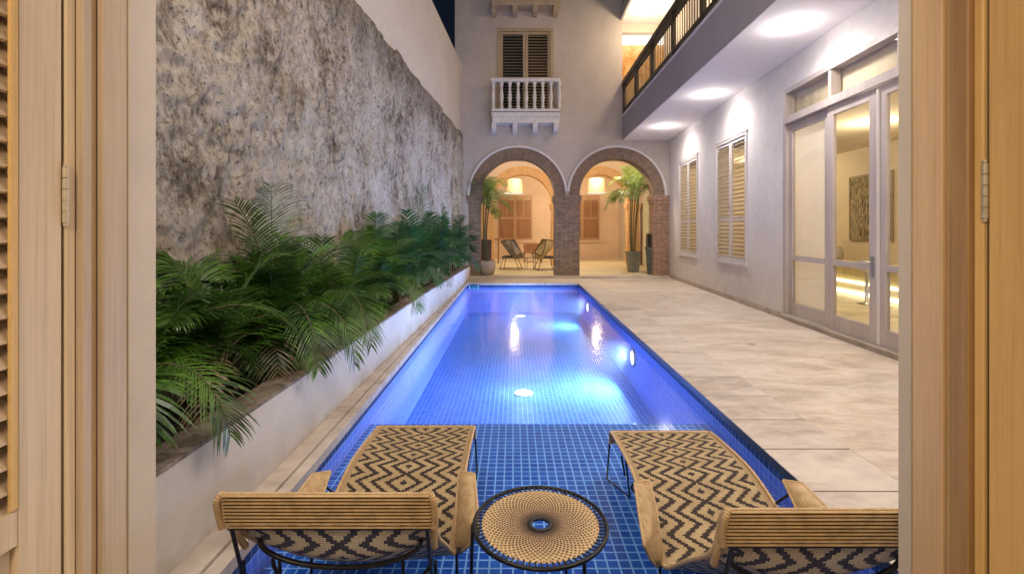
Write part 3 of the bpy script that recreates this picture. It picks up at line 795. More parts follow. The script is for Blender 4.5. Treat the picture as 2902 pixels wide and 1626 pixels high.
b = MB(); b.box(WX0, WX1, YF + .35, YF + .4, WZ0, WZ1); b.build('dark_room_panel', 'black', win)  # black panel stands for the unlit room behind the louvres
b = MB(); b.tube([(mid - .03, YF + .0, 6.2), (mid - .03, YF + .0, 6.32)], .012); b.build('handle', 'metal', win)
# balcony
def X84(x): return (x - VX) / 84.7
bal = thing('balcony', (.38, 14.17, 4.4), 'small white painted timber balcony with turned balusters under the shuttered window', 'balcony')
bal.parent = ab; bal.matrix_parent_inverse = world_of(ab).inverted(); del bal['category']; 
bal_label = bal['label']; del bal['label']
BY0, BY1 = 14.15, YF
b = MB(); b.box(-.62, 1.38, BY0, BY1, 4.62, 4.80, bev=.008); b.box(-.64, 1.40, BY0 - .03, BY1, 4.80, 4.93, bev=.01); b.build('balcony_slab', 'whitewood', bal)
b = MB(); b.box(-.64, 1.40, BY0 - .02, BY0 + .08, 4.955, 5.04, bev=.01); b.box(-.65, 1.41, BY0 - .03, BY0 + .09, 5.84, 5.95, bev=.012)
for x in (-.62, 1.31):
    b.box(x, x + .07, BY0 + .09, BY1, 5.86, 5.93); b.box(x, x + .07, BY0 + .08, BY1, 4.96, 5.03)
b.build('balcony_rail', 'whitewood', bal)
prof = [(.056, 0), (.056, .10), (.040, .12), (.046, .20), (.064, .30), (.054, .42), (.036, .56), (.034, .66), (.050, .70), (.056, .72), (.056, .80)]
for i in range(9):
    x = X84(1236 + 6 + i * 18.75 * 1.0 + (.0)) ; x = -.585 + i * .245
    b = MB(); b.lathe(prof, (x, BY0 + .03, 5.04), 12); b.build('baluster', 'whitewood', bal)
for x in (-.62, 1.31):
    for yy in (14.36, 14.52):
        b = MB(); b.lathe(prof, (x + .035, yy, 5.04), 10); b.build('baluster', 'whitewood', bal)
for xc in (1242, 1295, 1346, 1398.5):
    x = X84(xc); b = MB()
    b.prism([(BY0 + .02, 4.48), (BY0 + .02, 4.62), (BY1, 4.62), (BY1, 4.36), (BY0 + .12, 4.40)], x - .07, x + .07, xf=Matrix(((0, 0, 1, 0), (1, 0, 0, 0), (0, 1, 0, 0), (0, 0, 0, 1))))
    b.build('bracket', 'whitewood', bal)
b = MB(); b.box(-.64, 1.40, BY0, BY1, 8.12, 8.35, bev=.01); ub = b.build('upper_balcony', 'wood_shut', ab)
for xc in (1242, 1295, 1346, 1398.5):
    x = X84(xc); b = MB()
    b.prism([(BY0 + .02, 8.0), (BY0 + .02, 8.12), (BY1, 8.12), (BY1, 7.93), (BY0 + .12, 7.95)], x - .07, x + .07, xf=Matrix(((0, 0, 1, 0), (1, 0, 0, 0), (0, 1, 0, 0), (0, 0, 0, 1))))
    b.build('bracket', 'wood_shut', ub)

# ------------------------------------------------------------------ side house with gallery on the right
sb = thing('gallery_house', (5, 8, 0), 'white rendered house wing with an overhanging upper gallery along the right of the deck', 'building')
def U(Y): return Y - 5.36
# wall with openings (local: x 0..+.3, y along)
b = MB(SIDE); T = .30
def wbox(y0, y1, z0, z1): b.box(0, T, U(y0), U(y1), z0, z1)
w2 = (9.17, 10.79, .78, 3.35); w1 = (12.0, 13.58, .78, 3.35); dr = (2.85, 7.82, .06, 3.72)
YW0 = 1.30
wbox(YW0, dr[0], -.3, 4.96); wbox(dr[0], dr[1], dr[3], 4.96); wbox(dr[0], dr[1], -.3, dr[2]); wbox(dr[1], w2[0], -.3, 4.96)
wbox(w2[0], w2[1], -.3, w2[2]); wbox(w2[0], w2[1], w2[3], 4.96); wbox(w2[1], w1[0], -.3, 4.96)
wbox(w1[0], w1[1], -.3, w1[2]); wbox(w1[0], w1[1], w1[3], 4.96); wbox(w1[1], 14.60, -.3, 4.96)
b.build('wall', 'sidewall', sb)
b = MB(SIDE); b.box(-.022, 0, U(dr[1] + .02), U(14.55), 0, .10, bev=.004); b.box(-.03, 0, U(YW0), U(dr[1] + .015), -.0, .085, bev=.004); b.build('skirting', 'skirt', sb)
# gallery slab
b = MB(); b.prism([(XG(1.3), 1.3), (xw(1.3) - .003, 1.3), (xw(14.60) - .003, 14.60), (XG(14.60), 14.60)], 4.20, 4.90)
sl = b.build('gallery_slab', 'fascia', sb)
b = MB(); b.prism([(XG(1.3) + .012, 1.3), (xw(1.3) - .004, 1.3), (xw(14.6) - .004, 14.60), (XG(14.6) + .012, 14.60)], 4.185, 4.199)
b.build('soffit', 'soffit', sb)
b = MB(); b.prism([(XG(1.3) - .012, 1.3), (xw(1.3) - .003, 1.3), (xw(14.60) - .003, 14.60), (XG(14.60) - .012, 14.60)], 4.901, 4.96)
b.build('gallery_floor', 'trimwhite', sb)
# upper storey
b = MB(SIDE); b.box(0, T, U(1.3), U(15.6), 4.963, 8.0); b.build('upper_wall', 'cream', sb)
b = MB(); b.prism([(XG(1.3), 1.3), (xw(1.3) + .3, 1.3), (xw(15.6) + .3, 15.6), (XG(15.6), 15.6)], 7.92, 8.1); b.build('gallery_ceiling', 'soffit', sb)
b = MB(); b.prism([(XG(1.3) - .06, 1.3), (XG(1.3) - .003, 1.3), (XG(14.6) - .003, 14.6), (XG(14.6) - .06, 14.6)], 7.86, 8.25); b.build('eave_board', 'fascia', sb)
b = MB(); b.box(3.36, 4.85, 15.3, 15.5, 4.9, 7.6); b.build('gallery_end_wall', 'orangewall', sb)
b = MB(); b.box(3.36, 4.85, 15.0, 15.5, 7.64, 7.915); b.build('gallery_beam', 'cream', sb)
b = MB(); b.box(3.40, 4.80, 15.24, 15.29, 7.36, 7.63); b.build('bright_recess', 'e_recess', sb)  # glowing panel that paints the bright recess under the beam
b = MB(); b.box(3.36, 4.9, 15.12, 15.6, 4.70, 4.95); b.build('gallery_end_floor', 'cream', sb)

# shutter windows in the side wall
def side_window(w):
    y0, y1, z0, z1 = U(w[0]), U(w[1]), w[2], w[3]; f = MB(SIDE); t = .055
    f.box(-.02, .12, y0, y0 + t, z0, z1); f.box(-.02, .12, y1 - t, y1, z0, z1); f.box(-.02, .12, y0 + t, y1 - t, z1 - t, z1); f.box(-.02, .12, y0 + t, y1 - t, z0, z0 + t)
    f.box(-.035, .10, y0 - .02, y1 + .02, z0 - .05, z0 - .002); f.box(-.03, -.0, y0 - .03, y1 + .03, z1 + .002, z1 + .035)
    fo = f.build('window', 'wood_shutwhite', sb)
    m_ = (y0 + y1) / 2
    for a, c in ((y0 + t + .004, m_ - .003), (m_ + .003, y1 - t - .004)):
        fr, sl_ = MB(SIDE), MB(SIDE)
        shutter(fr, sl_, a, c, z0 + t + .004, z1 - t - .004, .0, .062, zsplit=1.68, tilt=32, pitch=.082, axis='y')
        so = fr.build('shutter', 'wood_shutwhite', fo); sl_.build('louvres', 'wood_shut', so)
    b = MB(SIDE); b.tube([(-.02, m_ - .03, 1.86), (-.03, m_ - .03, 1.98)], .012); b.build('bolt', 'metal', fo)
side_window(w1); side_window(w2)
# glazed doors
f = MB(SIDE); y0, y1 = U(dr[0]), U(dr[1]); z0, z1 = dr[2], dr[3]
f.box(-.01, .14, y1 - .09, y1, z0, z1); f.box(-.01, .14, y0, y0 + .09, z0, z1); f.box(-.01, .14, y0 + .09, y1 - .09, z1 - .07, z1)
f.box(-.04, .16, y0 + .09, y1 - .09, 3.15, 3.26)
for yy in (6.62, 5.66, 4.6):
    if yy == 6.62: continue
for yy in (6.58, 5.3, 4.05): f.box(.0, .13, U(yy) - .035, U(yy) + .035, 3.262, z1 - .072)
do = f.build('glazed_door', 'wood_door', sb)
b = MB(SIDE); b.box(.05, .056, y0 + .09, y1 - .09, 3.27, z1 - .08); b.build('transom_pane', 'glass', do)
b = MB(SIDE); b.box(.16, .18, y0 + .09, y1 - .09, 3.262, z1 - .072); b.build('transom_backing', 'inwall', do)
b = MB(SIDE); b.box(-.045, .2, y0, y1, .06, .085); b.build('sill', 'coping', do)
leaves = [(7.73, 6.665, .03), (6.655, 5.675, .0), (5.66, 4.67, .0), (4.66, 3.68, 0), (3.67, 2.94, .03)]
for k, (a, c, off) in enumerate(leaves):
    lf = MB(SIDE); a_, c_ = U(c), U(a); x0, x1 = .01 + off, .06 + off; sL = .135 if k else .10
    lf.box(x0, x1, a_, a_ + sL, .09, 3.14, bev=.004); lf.box(x0, x1, c_ - sL, c_, .09, 3.14, bev=.004)
    lf.box(x0, x1, a_ + sL, c_ - sL, 3.02, 3.14); lf.box(x0, x1, a_ + sL, c_ - sL, .09, .29); lf.box(x0, x1, a_ + sL, c_ - sL, .965, 1.04)
    lo = lf.build('door_leaf', 'wood_door', do)
    g_ = MB(SIDE); g_.box(x0 + .02, x0 + .026, a_ + sL, c_ - sL, .29, .965); g_.box(x0 + .02, x0 + .026, a_ + sL, c_ - sL, 1.04, 3.02); g_.build('pane', 'glass', lo)
    if k == 1:
        h = MB(SIDE); yy = a_ + .07
        h.box(-.0, .01, yy - .025, yy + .025, .88, 1.13); h.tube([(0, yy, 1.06), (-.05, yy, 1.06), (-.055, yy + .14, 1.06)], .011); h.build('handle', 'metal', lo)
    if k == 2:
        h = MB(SIDE); h.box(-.012, .012, a_ + .985 - .03, a_ + .985 + .0, .1, 3.12); h.build('cover_strip', 'wood_shutwhite', lo)
b = MB(SIDE)
for i in range(36):
    ya = U(6.70) + i * .029; q = .115
    b.add([(q, ya, .10), (.115, ya + .029, .10), (.115, ya + .029, 3.1), (q, ya, 3.1)], [(0, 1, 2, 3)], smooth=True)
cu = b.build('curtain', 'curtain'); tag(cu, 'white curtain hanging behind the leftmost glazed door panel', 'curtain')
# room behind the doors
b = MB(SIDE); b.box(.30, 3.4, U(1.4), U(13.9), -.1, .07); b.build('room_floor', 'infloor', sb)
b = MB(SIDE); b.box(3.0, 3.1, U(1.4), U(13.9), .07, 3.24); b.box(.30, 3.0, U(13.9), U(14.0), .07, 3.24); b.box(.3, 3.0, U(1.3), U(1.4), .07, 3.24); b.box(.30, 3.0, U(1.4), U(13.9), 3.22, 3.32); b.build('room_wall', 'inwall', sb)

# counter with light strips, picture, things on it
ct = thing('counter', tuple(SIDE @ Vector((2.7, U(9.0), .07))), 'pale counter with two glowing light strips behind the glazed doors', 'counter')
b = MB(SIDE); b.box(2.45, 2.98, U(6.0), U(11.6), .72, .80, bev=.005); b.box(2.62, 2.98, U(6.0), U(11.6), .075, .71); b.build('worktop', 'counter', ct)
b = MB(SIDE); b.box(2.57, 2.615, U(6.0), U(11.6), .33, .38); b.box(2.57, 2.615, U(6.0), U(11.6), .10, .17); b.build('light_strip', 'e_led', ct)
pc = thing('picture', tuple(SIDE @ Vector((2.98, U(10.2), 1.9))), 'dark abstract picture hanging on the ochre wall inside the glazed doors', 'picture')
b = MB(SIDE); b.box(2.975, 2.998, U(9.6), U(10.85), 1.25, 2.6); b.build('canvas', 'picture', pc)
b = MB(SIDE); y0_, y1_ = U(9.6), U(10.85)
b.box(2.96, 2.998, y0_ - .03, y0_, 1.22, 2.63); b.box(2.96, 2.998, y1_, y1_ + .03, 1.22, 2.63); b.box(2.96, 2.998, y0_, y1_, 2.6, 2.63); b.box(2.96, 2.998, y0_, y1_, 1.22, 1.25); b.build('frame', 'picframe', pc)
o = MB(SIDE); o.lathe([(0, 0), (.035, .0), (.035, .16), (.014, .22), (.014, .29), (0, .29)], (2.62, U(11.0), .802), 14); tag(o.build('bottle', 'black'), 'small dark bottle standing on the counter behind the glazed doors', 'bottle')
o = MB(SIDE); o.lathe([(0, 0), (.07, .0), (.10, .10), (.075, .22), (.05, .24), (.055, .27)], (2.66, U(10.75), .802), 18); tag(o.build('vase', 'linen'), 'grey vase on the counter inside the glazed doors', 'vase')
tp = thing('bar_stool', tuple(SIDE @ Vector((2.1, U(9.0), .07))), 'slim grey pedestal stool standing before the glowing counter', 'stool')
o = MB(SIDE); o.lathe([(0, 0), (.15, .0), (.15, .02), (.03, .045), (.025, .55), (.03, .60)], (2.1, U(9.0), .07), 18); o.build('pedestal', 'metal', tp)
o = MB(SIDE); o.lathe([(.03, .60), (.13, .61), (.14, .64), (.12, .67), (0, .67)], (2.1, U(9.0), .07), 18); o.build('seat', 'linen', tp)

# gallery railing
rl = thing('gallery_railing', (3.3, 8, 4.96), 'dark timber railing with pale balusters along the upper gallery', 'railing')
def rb(mb, ya, yb, z0, z1, w=.04, off=.03):
    mb.prism([(XG(ya) + off - w, ya), (XG(ya) + off + w, ya), (XG(yb) + off + w, yb), (XG(yb) + off - w, yb)], z0, z1)
posts = [14.5, 12.9, 11.3, 9.7, 8.1, 6.5, 4.9]
b = MB(); rb(b, 4.0, 14.58, 5.84, 5.97, .06); b.build('handrail', 'wood_rail', rl)
b = MB(); rb(b, 4.0, 14.58, 5.02, 5.09, .04); b.build('bottom_rail', 'wood_rail', rl)
b = MB(); rb(b, 4.0, 14.58, 5.72, 5.765, .03); b.build('mid_rail', 'wood_rail', rl)
for p in posts:
    b = MB(); rb(b, p - .045, p + .045, 4.963, 5.858, .045); b.build('post', 'wood_rail', rl)
for p, q in zip(posts[:-1], posts[1:]):
    for k in range(1, 12):
        yy = p + (q - p) * k / 12
        b = MB(); b.box(XG(yy) + .03 - .008, XG(yy) + .03 + .008, yy - .009, yy + .009, 5.09, 5.72); b.build('baluster', 'wood_bal', rl)

# ------------------------------------------------------------------ near building: wall and door frame we look through
nb = thing('doorway', (0, 1.25, 0), 'timber doorway with open louvred leaves framing the view of the courtyard', 'doorway')
YO = 1.30; XLo, XRo = -.973, 1.05
b = MB()
b.box(-4.2, XLo, 1.21, YO, -.3, 4.15); b.box(XRo, xw(1.3), 1.26, YO, -.3, 4.15); b.box(XLo, XRo, 1.21, YO, 2.7, 4.15)
b.box(-4.2, 4.5, 1.21, YO, 4.15, 7.5)
b.build('outer_wall', 'cream', nb)
b = MB(); b.box(XLo, XRo, -3, 1.32, -.3, -.01); b.build('doorstep', 'floorwarm', nb)
def jam(x0, x1, y0, y1, m, z0=-.0, z1=2.7):
    b = MB(); b.box(x0, x1, y0, y1, z0, z1, bev=.003); return b.build('door_jamb', m, nb)
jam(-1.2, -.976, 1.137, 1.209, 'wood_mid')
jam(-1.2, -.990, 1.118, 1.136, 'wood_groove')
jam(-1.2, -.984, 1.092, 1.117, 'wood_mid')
jam(-1.2, -.999, 1.066, 1.091, 'wood_pale'); jam(-1.2, -1.006, 1.058, 1.0655, 'wood_dark')  # last strip is dark to paint the shade in the hinge gap
jam(1.052, 1.3, 1.170, 1.259, 'wood_tan_lit')
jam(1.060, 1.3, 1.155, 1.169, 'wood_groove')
jam(1.056, 1.3, 1.108, 1.154, 'wood_brown_lit')
jam(1.068, 1.3, 1.084, 1.107, 'wood_gold_lit'); jam(1.075, 1.3, 1.077, 1.0835, 'wood_dark')  # dark strip again stands for shade between leaf and frame
b = MB(); b.box(-1.2, 1.3, 1.09, 1.21, 2.70, 2.85); b.build('lintel', 'wood_pale', nb)
b = MB(); b.box(-2.6, -1.2, 1.10, 1.209, 0, 3.1); b.box(1.3, 2.7, 1.10, 1.209, 0, 3.1); b.box(-2.6, 2.7, 1.10, 1.208, 2.86, 3.1); b.build('inner_wall', 'cream', nb)
# left leaf, opened into the room
def leaf(side, yh, mat, lmat):
    X0 = -1.0 if side < 0 else 1.072; s_ = side; th = .04
    xa, xb = (X0 - th, X0) if side < 0 else (X0, X0 + th)
    yst = .098
    b = MB(); L0 = yh - .62
    b.box(xa, xb, yh - yst, yh, .02, 2.66, bev=.004); b.box(xa, xb, L0, L0 + yst, .02, 2.66, bev=.004)
    b.box(xa, xb, L0 + yst, yh - yst, 2.54, 2.66)
    b.box(xa, xb, L0 + yst, yh - yst, .40 if side > 0 else .815, .50 if side > 0 else .885); b.box(xa, xb, L0 + yst, yh - yst, .02, .16)
    o = b.build('door_leaf', mat, nb)
    if side < 0:
        s = MB(); zz = .90
        while zz < 2.52:
            X = Matrix.Translation(((xa + xb) / 2, (L0 + yh) / 2, zz)) @ Matrix.Rotation(R(62), 4, 'Y')
            s.box(-.030, .030, -(.62 / 2 - yst), (.62 / 2 - yst), -.004, .004, xf=X); zz += .05
        s.build('louvres', 'wood_mid', o)
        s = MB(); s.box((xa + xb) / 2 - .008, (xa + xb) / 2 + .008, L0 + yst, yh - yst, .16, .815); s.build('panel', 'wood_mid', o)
        s = MB(); s.box(xb - .004, xb + .003, yh - yst - .014, yh - yst - .001, .89, 2.53); s.build('beading', 'wood_gold_lit', o)
    else:
        s = MB(); s.box((xa + xb) / 2 - .008, (xa + xb) / 2 + .008, L0 + yst, yh - yst, .50, 2.54); s.box((xa + xb) / 2 - .008, (xa + xb) / 2 + .008, L0 + yst, yh - yst, .16, .40); s.build('panel', 'wood_gold_lit', o)
    h = MB(); hx = xb + .004 if side < 0 else xa - .004
    zc = CH - ((490 if side < 0 else 480) - VY) * (yh + .002) / F_
    for k in range(5): h.tube([(hx, yh + .002, zc - .062 + k * .025), (hx, yh + .002, zc - .062 + k * .025 + .0235)], .0062, 12)
    h.tube([(hx, yh + .002, zc - .07), (hx, yh + .002, zc - .063)], .0045, 10); h.tube([(hx, yh + .002, zc + .063), (hx, yh + .002, zc + .07)], .0045, 10)
    ho = h.build('hinge', 'hinge', o)
    return o
leaf(-1, 1.060, 'wood_pale', 'wood_gold_lit'); leaf(1, 1.078, 'wood_gold_lit', 'wood_gold_lit')

# ------------------------------------------------------------------ loungers
def smooth_path(pts, n=8):
    P = [Vector(p) for p in pts]; out = []
    for i in range(len(P) - 1):
        p0 = P[max(i - 1, 0)]; p1 = P[i]; p2 = P[i + 1]; p3 = P[min(i + 2, len(P) - 1)]
        for k in range(n):
            t = k / n
            out.append(.5 * ((2 * p1) + (-p0 + p2) * t + (2 * p0 - 5 * p1 + 4 * p2 - p3) * t * t + (-p0 + 3 * p1 - 3 * p2 + p3) * t ** 3))
    out.append(P[-1]); return out
LCX, W = .975, .325
def make_lounger():
    root = thing('sun_lounger', (LCX, 2.3, LEDGE), 'sun lounger right of the round table, its headrest cut off by the door frame', 'sun lounger', 'chevron woven loungers on the pool ledge')
    # woven sling: foot end -> crease -> backrest top
    prof = smooth_path([(0, 3.19, .02), (0, 3.185, .102), (0, 2.95, .13), (0, 2.62, .137), (0, 2.36, .082), (0, 2.16, .018), (0, 2.07, .0), (0, 1.97, .055), (0, 1.78, .215), (0, 1.565, .39), (0, 1.50, .505)], 7)
    prof = [prof[0]] + prof[7:]
    b = MB(); V = []; U_ = []; Fq = []; NX = 14; L = 0
    for i, p in enumerate(prof):
        if i: L += (p - prof[i - 1]).length
        for k in range(NX + 1):
            u = -W + 2 * W * k / NX; bk = max(0.0, min(1.0, (2.05 - p.y) / .40)) * (1 if p.z < .40 else max(0.0, 1 - (p.z - .40) / .10)); sag = -(1 - (u / W) ** 2) * ((.018 if i > 3 else .004) + .055 * bk)
            V.append((LCX + u, p.y, p.z + sag)); U_.append((u, L))
    for i in range(len(prof) - 1):
        for k in range(NX): a = i * (NX + 1) + k; Fq.append((a, a + 1, a + NX + 2, a + NX + 1))
    b.add(V, Fq, U_, True); b.build('woven_seat', 'chevron', root)
    # wrapped side rails
    b = MB()
    for s_ in (-1, 1): b.tube([(LCX + s_ * (W + .002), p.y, p.z + .002) for p in prof], .0085, 8)
    b.tube([(LCX - W, 3.185, .102), (LCX + W, 3.185, .102)], .0105, 8)
    b.build('wrapped_edge', 'cord', root)
    # headrest of horizontal cords
    hr = MB(); hb = MB(); x0, x1 = LCX - .345, LCX + .34
    zt_, zb_, yt_, yb_ = .612, .502, 1.417, 1.437
    n = 10
    for k in range(n):
        t = k / (n - 1); z = zb_ + (zt_ - zb_) * t; yy = yb_ + (yt_ - yb_) * t
        hr.tube([(x0 + .004, yy + .012, z), (x0 + .014, yy, z), (x1 - .014, yy, z), (x1 - .004, yy + .012, z)], .0037, 6)
        if k < n - 1: hb.tube([(x0 + .008, yy + .016, z + .006), (x1 - .008, yy + .016, z + .006)], .0055, 6)  # dark cords fill the gaps in place of their shade
    h = hr.build('headrest', 'cordtube', root); hb.build('gap_shade_cords', 'cordtube_shade', h)
    e = MB()
    for (xx, sg) in ((x0, 1), (x1, -1)):
        pts = [(xx + sg * .004, yb_ + .002, zb_ - .004), (xx, yb_ - .001, zb_ + .02), (xx, yt_ - .001, zt_ - .02), (xx + sg * .012, yt_ + .006, zt_ + .004)]
        e.tube(smooth_path(pts, 4), .0105, 8)
        e.tube(smooth_path([(xx + sg * .012, yt_ + .006, zt_ + .004), (xx + sg * .010, yt_ + .05, .56), (xx + sg * .014, 1.50, .45), (xx + sg * .02, 1.545, .37)], 4), .011, 8)
    e.tube([(x0 + .012, yt_ + .006, zt_ + .004), (x1 - .012, yt_ + .006, zt_ + .004)], .006, 8)
    e.build('wrapped_ends', 'cord', root)
    # armrests
    for s_ in (-1, 1):
        P = [(-W + .005, 2.29, .25), (-.398, 2.264, .25), (-.425, 2.08, .21), (-.442, 1.94, .17), (-.40, 2.01, .07), (-.342, 2.10, -.03), (-W + .0, 2.07, .0), (-W, 2.10, .09), (-W + .005, 2.2, .19)]
        P = [Vector((LCX - s_ * q[0] * -1 if False else LCX + (q[0] if s_ < 0 else -q[0]), q[1], q[2])) for q in P]
        # strip between outer line P1..P5 and inner line P0,P8,P7,P6
        lin = lambda Q, n: [Q[i].lerp(Q[i + 1], k / n) for i in range(len(Q) - 1) for k in range(n)] + [Q[-1]]
        outer = lin([P[1], P[2], P[3], P[4], P[5]], 6); inner = lin([P[0], P[8], P[7], P[6]], 8)
        inner = [inner[round(i * (len(inner) - 1) / (len(outer) - 1))] for i in range(len(outer))]
        a = MB(); V = []; U_ = []; Fq = []; L = 0
        up = Vector((0, -.4, 1)).normalized() * .004
        for i in range(len(outer)):
            if i: L += (outer[i] - outer[i - 1]).length
            m_ = (outer[i] + inner[i]) / 2 - up * .3
            V += [outer[i] + up, m_ + up, inner[i] + up, inner[i] - up, m_ - up, outer[i] - up]; U_ += [(0, L), (.03, L), (.06, L), (.07, L), (.1, L), (.13, L)]
        for i in range(len(outer) - 1):
            for k in range(6): Fq.append((i * 6 + k, i * 6 + (k + 1) % 6, (i + 1) * 6 + (k + 1) % 6, (i + 1) * 6 + k))
        a.add(V, Fq, U_, True)
        a.add(V[:6], [tuple(range(6))]); a.tube(outer, .0065, 7); a.tube(inner, .006, 7); a.tube([P[0], P[1]], .0065, 7)
        a.build('armrest', 'cord', root)
        st = MB(); X = lambda q: LCX + (q if s_ < 0 else -q)
        st.tube(smooth_path([(X(-.39), 2.28, .245), (X(-.40), 2.31, .20), (X(-W), 2.36, .10)], 4), .006, 8)
        st.build('arm_support', 'steel', root)
    # steel frame
    for s_ in (-1, 1):
        X = lambda q: LCX + s_ * q
        st = MB(); r = .0065
        st.tube([(X(W), 3.19, .09), (X(W + .012), 3.24, LEDGE + .012), (X(W - .09), 3.02, LEDGE + .012), (X(W - .02), 2.86, .12)], r, 8)
        st.tube([(X(W), 2.86, .10), (X(W - .02), 2.86, -.02)], r, 8)
        st.build('front_leg', 'steel', root)
        st = MB()
        st.tube([(X(W + .005), 2.09, -.02), (X(W + .01), 2.10, LEDGE + .008), (X(W + .01), 1.62, LEDGE + .008), (X(W + .0), 1.53, .33)], r, 8)
        st.tube([(X(W - .012), 1.44, .50), (X(W - .01), 1.50, .33), (X(W + .0), 1.62, LEDGE + .02)], r, 8)
        st.build('rear_leg', 'steel', root)
    st = MB(); z_ = .495
    st.tube([(LCX - W, 1.445, z_), (LCX + W, 1.445, z_)], .0065, 8); st.build('cross_bar', 'steel', root)
    st = MB()
    st.tube([(LCX - .275 * math.cos(a), 1.54 + .01 * math.sin(a), .395 - .10 * math.sin(a)) for a in [PI * k / 20 for k in range(21)]], .0085, 8)
    st.tube([(LCX - .29 * math.cos(a), 1.66 - .02 * math.sin(a), .25 - .13 * math.sin(a)) for a in [PI * k / 20 for k in range(21)]], .0075, 8)
    for q in (-1, 1): st.tube([(LCX + q * .21, 1.545, .33), (LCX + q * .225, 1.62, LEDGE + .01)], .0065, 8)
    st.build('support_hoop', 'steel', root)
    return root
l1 = make_lounger()
l2 = dup(l1, (-1.563, .085, 0), 'woven sun lounger on the planter side, its whole cord headrest in view')

# ------------------------------------------------------------------ side table
tb = thing('side_table', (.116, 2.04, LEDGE), 'round woven side table with open centre and black rim between the two loungers', 'side table')
tc = Vector((.116, 2.04, .20))
b = MB(); V = []; U_ = []; Fq = []; NR, NT = 12, 72
for i in range(NR + 1):
    r = .040 + (.250 - .040) * i / NR
    for k in range(NT + 1):
        a = 2 * PI * k / NT; V.append((tc.x + r * math.cos(a), tc.y + r * math.sin(a), tc.z - .012 * (1 - r / .25) ** 2 + .0)); U_.append((k / NT, r))
for i in range(NR):
    for k in range(NT): a = i * (NT + 1) + k; Fq.append((a, a + NT + 1, a + NT + 2, a + 1))
b.add(V, Fq, U_, True); b.build('woven_top', 'disc', tb)
b = MB(); b.tube([(tc.x + .281 * math.cos(a), tc.y + .281 * math.sin(a), tc.z) for a in [2 * PI * k / 64 for k in range(64)]], .0085, 8, closed=True)
b.build('rim', 'steel', tb)
b = MB()
b.tube([(tc.x + .044 * math.cos(a), tc.y + .044 * math.sin(a), tc.z - .008) for a in [2 * PI * k / 32 for k in range(32)]], .009, 7, closed=True)
b.build('centre_ring', 'blackcord', tb); b = MB()
for k in range(72):
    a = 2 * PI * (k + .5) / 72; a2 = a + .02
    b.tube([(tc.x + .247 * math.cos(a), tc.y + .247 * math.sin(a), tc.z + .001), (tc.x + .279 * math.cos(a2), tc.y + .279 * math.sin(a2), tc.z + .002)], .0042, 5)
b.build('lacing', 'blackcord', tb)
for a in (R(182), R(302), R(62)):
    b = MB(); p = Vector((math.cos(a), math.sin(a), 0))
    q0 = tc + p * .288; q1 = tc + p * .30; q1.z = LEDGE + .006
    b.tube([q0 + Vector((0, 0, -.002)), q1], .0075, 8); b.tube([tc + p * .281 + Vector((0, 0, -.01)), q0 + Vector((0, 0, -.002))], .007, 6)
    b.build('leg', 'steel', tb)

# ------------------------------------------------------------------ palms
def frond(mb, st, base, az, el, L, droop, ll=.26, n=26, wid=.014, petiole=.22, twist=0.0):
    d = Vector((math.cos(az) * math.cos(el), math.sin(az) * math.cos(el), math.sin(el))); p = Vector(base)
    pts = [p.copy()]; dirs = [d.copy()]; m = 22
    for i in range(m):
        t = i / m; d = d + Vector((0, 0, -droop * (.35 + 1.5 * t) / m)); d.normalize(); p = p + d * (L / m); pts.append(p.copy()); dirs.append(d.copy())
    st.tube(pts, [.0075 * (1 - .8 * i / m) + .0012 for i in range(m + 1)], 4, caps=False)
    for i in range(n):
        t = petiole + (1 - petiole) * (i + random.uniform(-.2, .2)) / (n - 1); t = min(max(t, .05), .999)
        k = min(int(t * m), m - 1); fr = t * m - k; q = pts[k].lerp(pts[k + 1], fr); dd = dirs[k].lerp(dirs[k + 1], fr).normalized()
        side = dd.cross(Vector((0, 0, 1)));
        if side.length < .05: side = Vector((math.sin(az), -math.cos(az), 0))
        side.normalize(); up = side.cross(dd).normalized()
        tt = (t - petiole) / (1 - petiole)
        length = ll * (.45 + .75 * math.sin(PI * min(1, tt * .85 + .12))) * random.uniform(.88, 1.1)
        if tt > .9: length *= .8
        fwd = .55 + .75 * tt
        for s_ in (-1, 1):
            v = (side * s_ + dd * fwd + up * random.uniform(.10, .38)).normalized(); w = wid * random.uniform(.8, 1.1)
            a = q.copy(); seg = []; steps = 4
            wd = dd - v * dd.dot(v)
            wd = wd.normalized() if wd.length > 1e-3 else up
            for j in range(steps + 1):
                u = j / steps; ww = w * (.55 + .9 * u) if u < .4 else w * .95 * (1 - (u - .4) / .6) ** .8
                seg.append((a - wd * ww * .5, a + wd * ww * .5))
                v = (v + Vector((0, 0, -.22 * (.5 + u)))).normalized(); a = a + v * length / steps
            V = [x for pr in seg for x in pr]
            mb.add(V, [(2 * j, 2 * j + 1, 2 * j + 3, 2 * j + 2) for j in range(steps)], smooth=False)
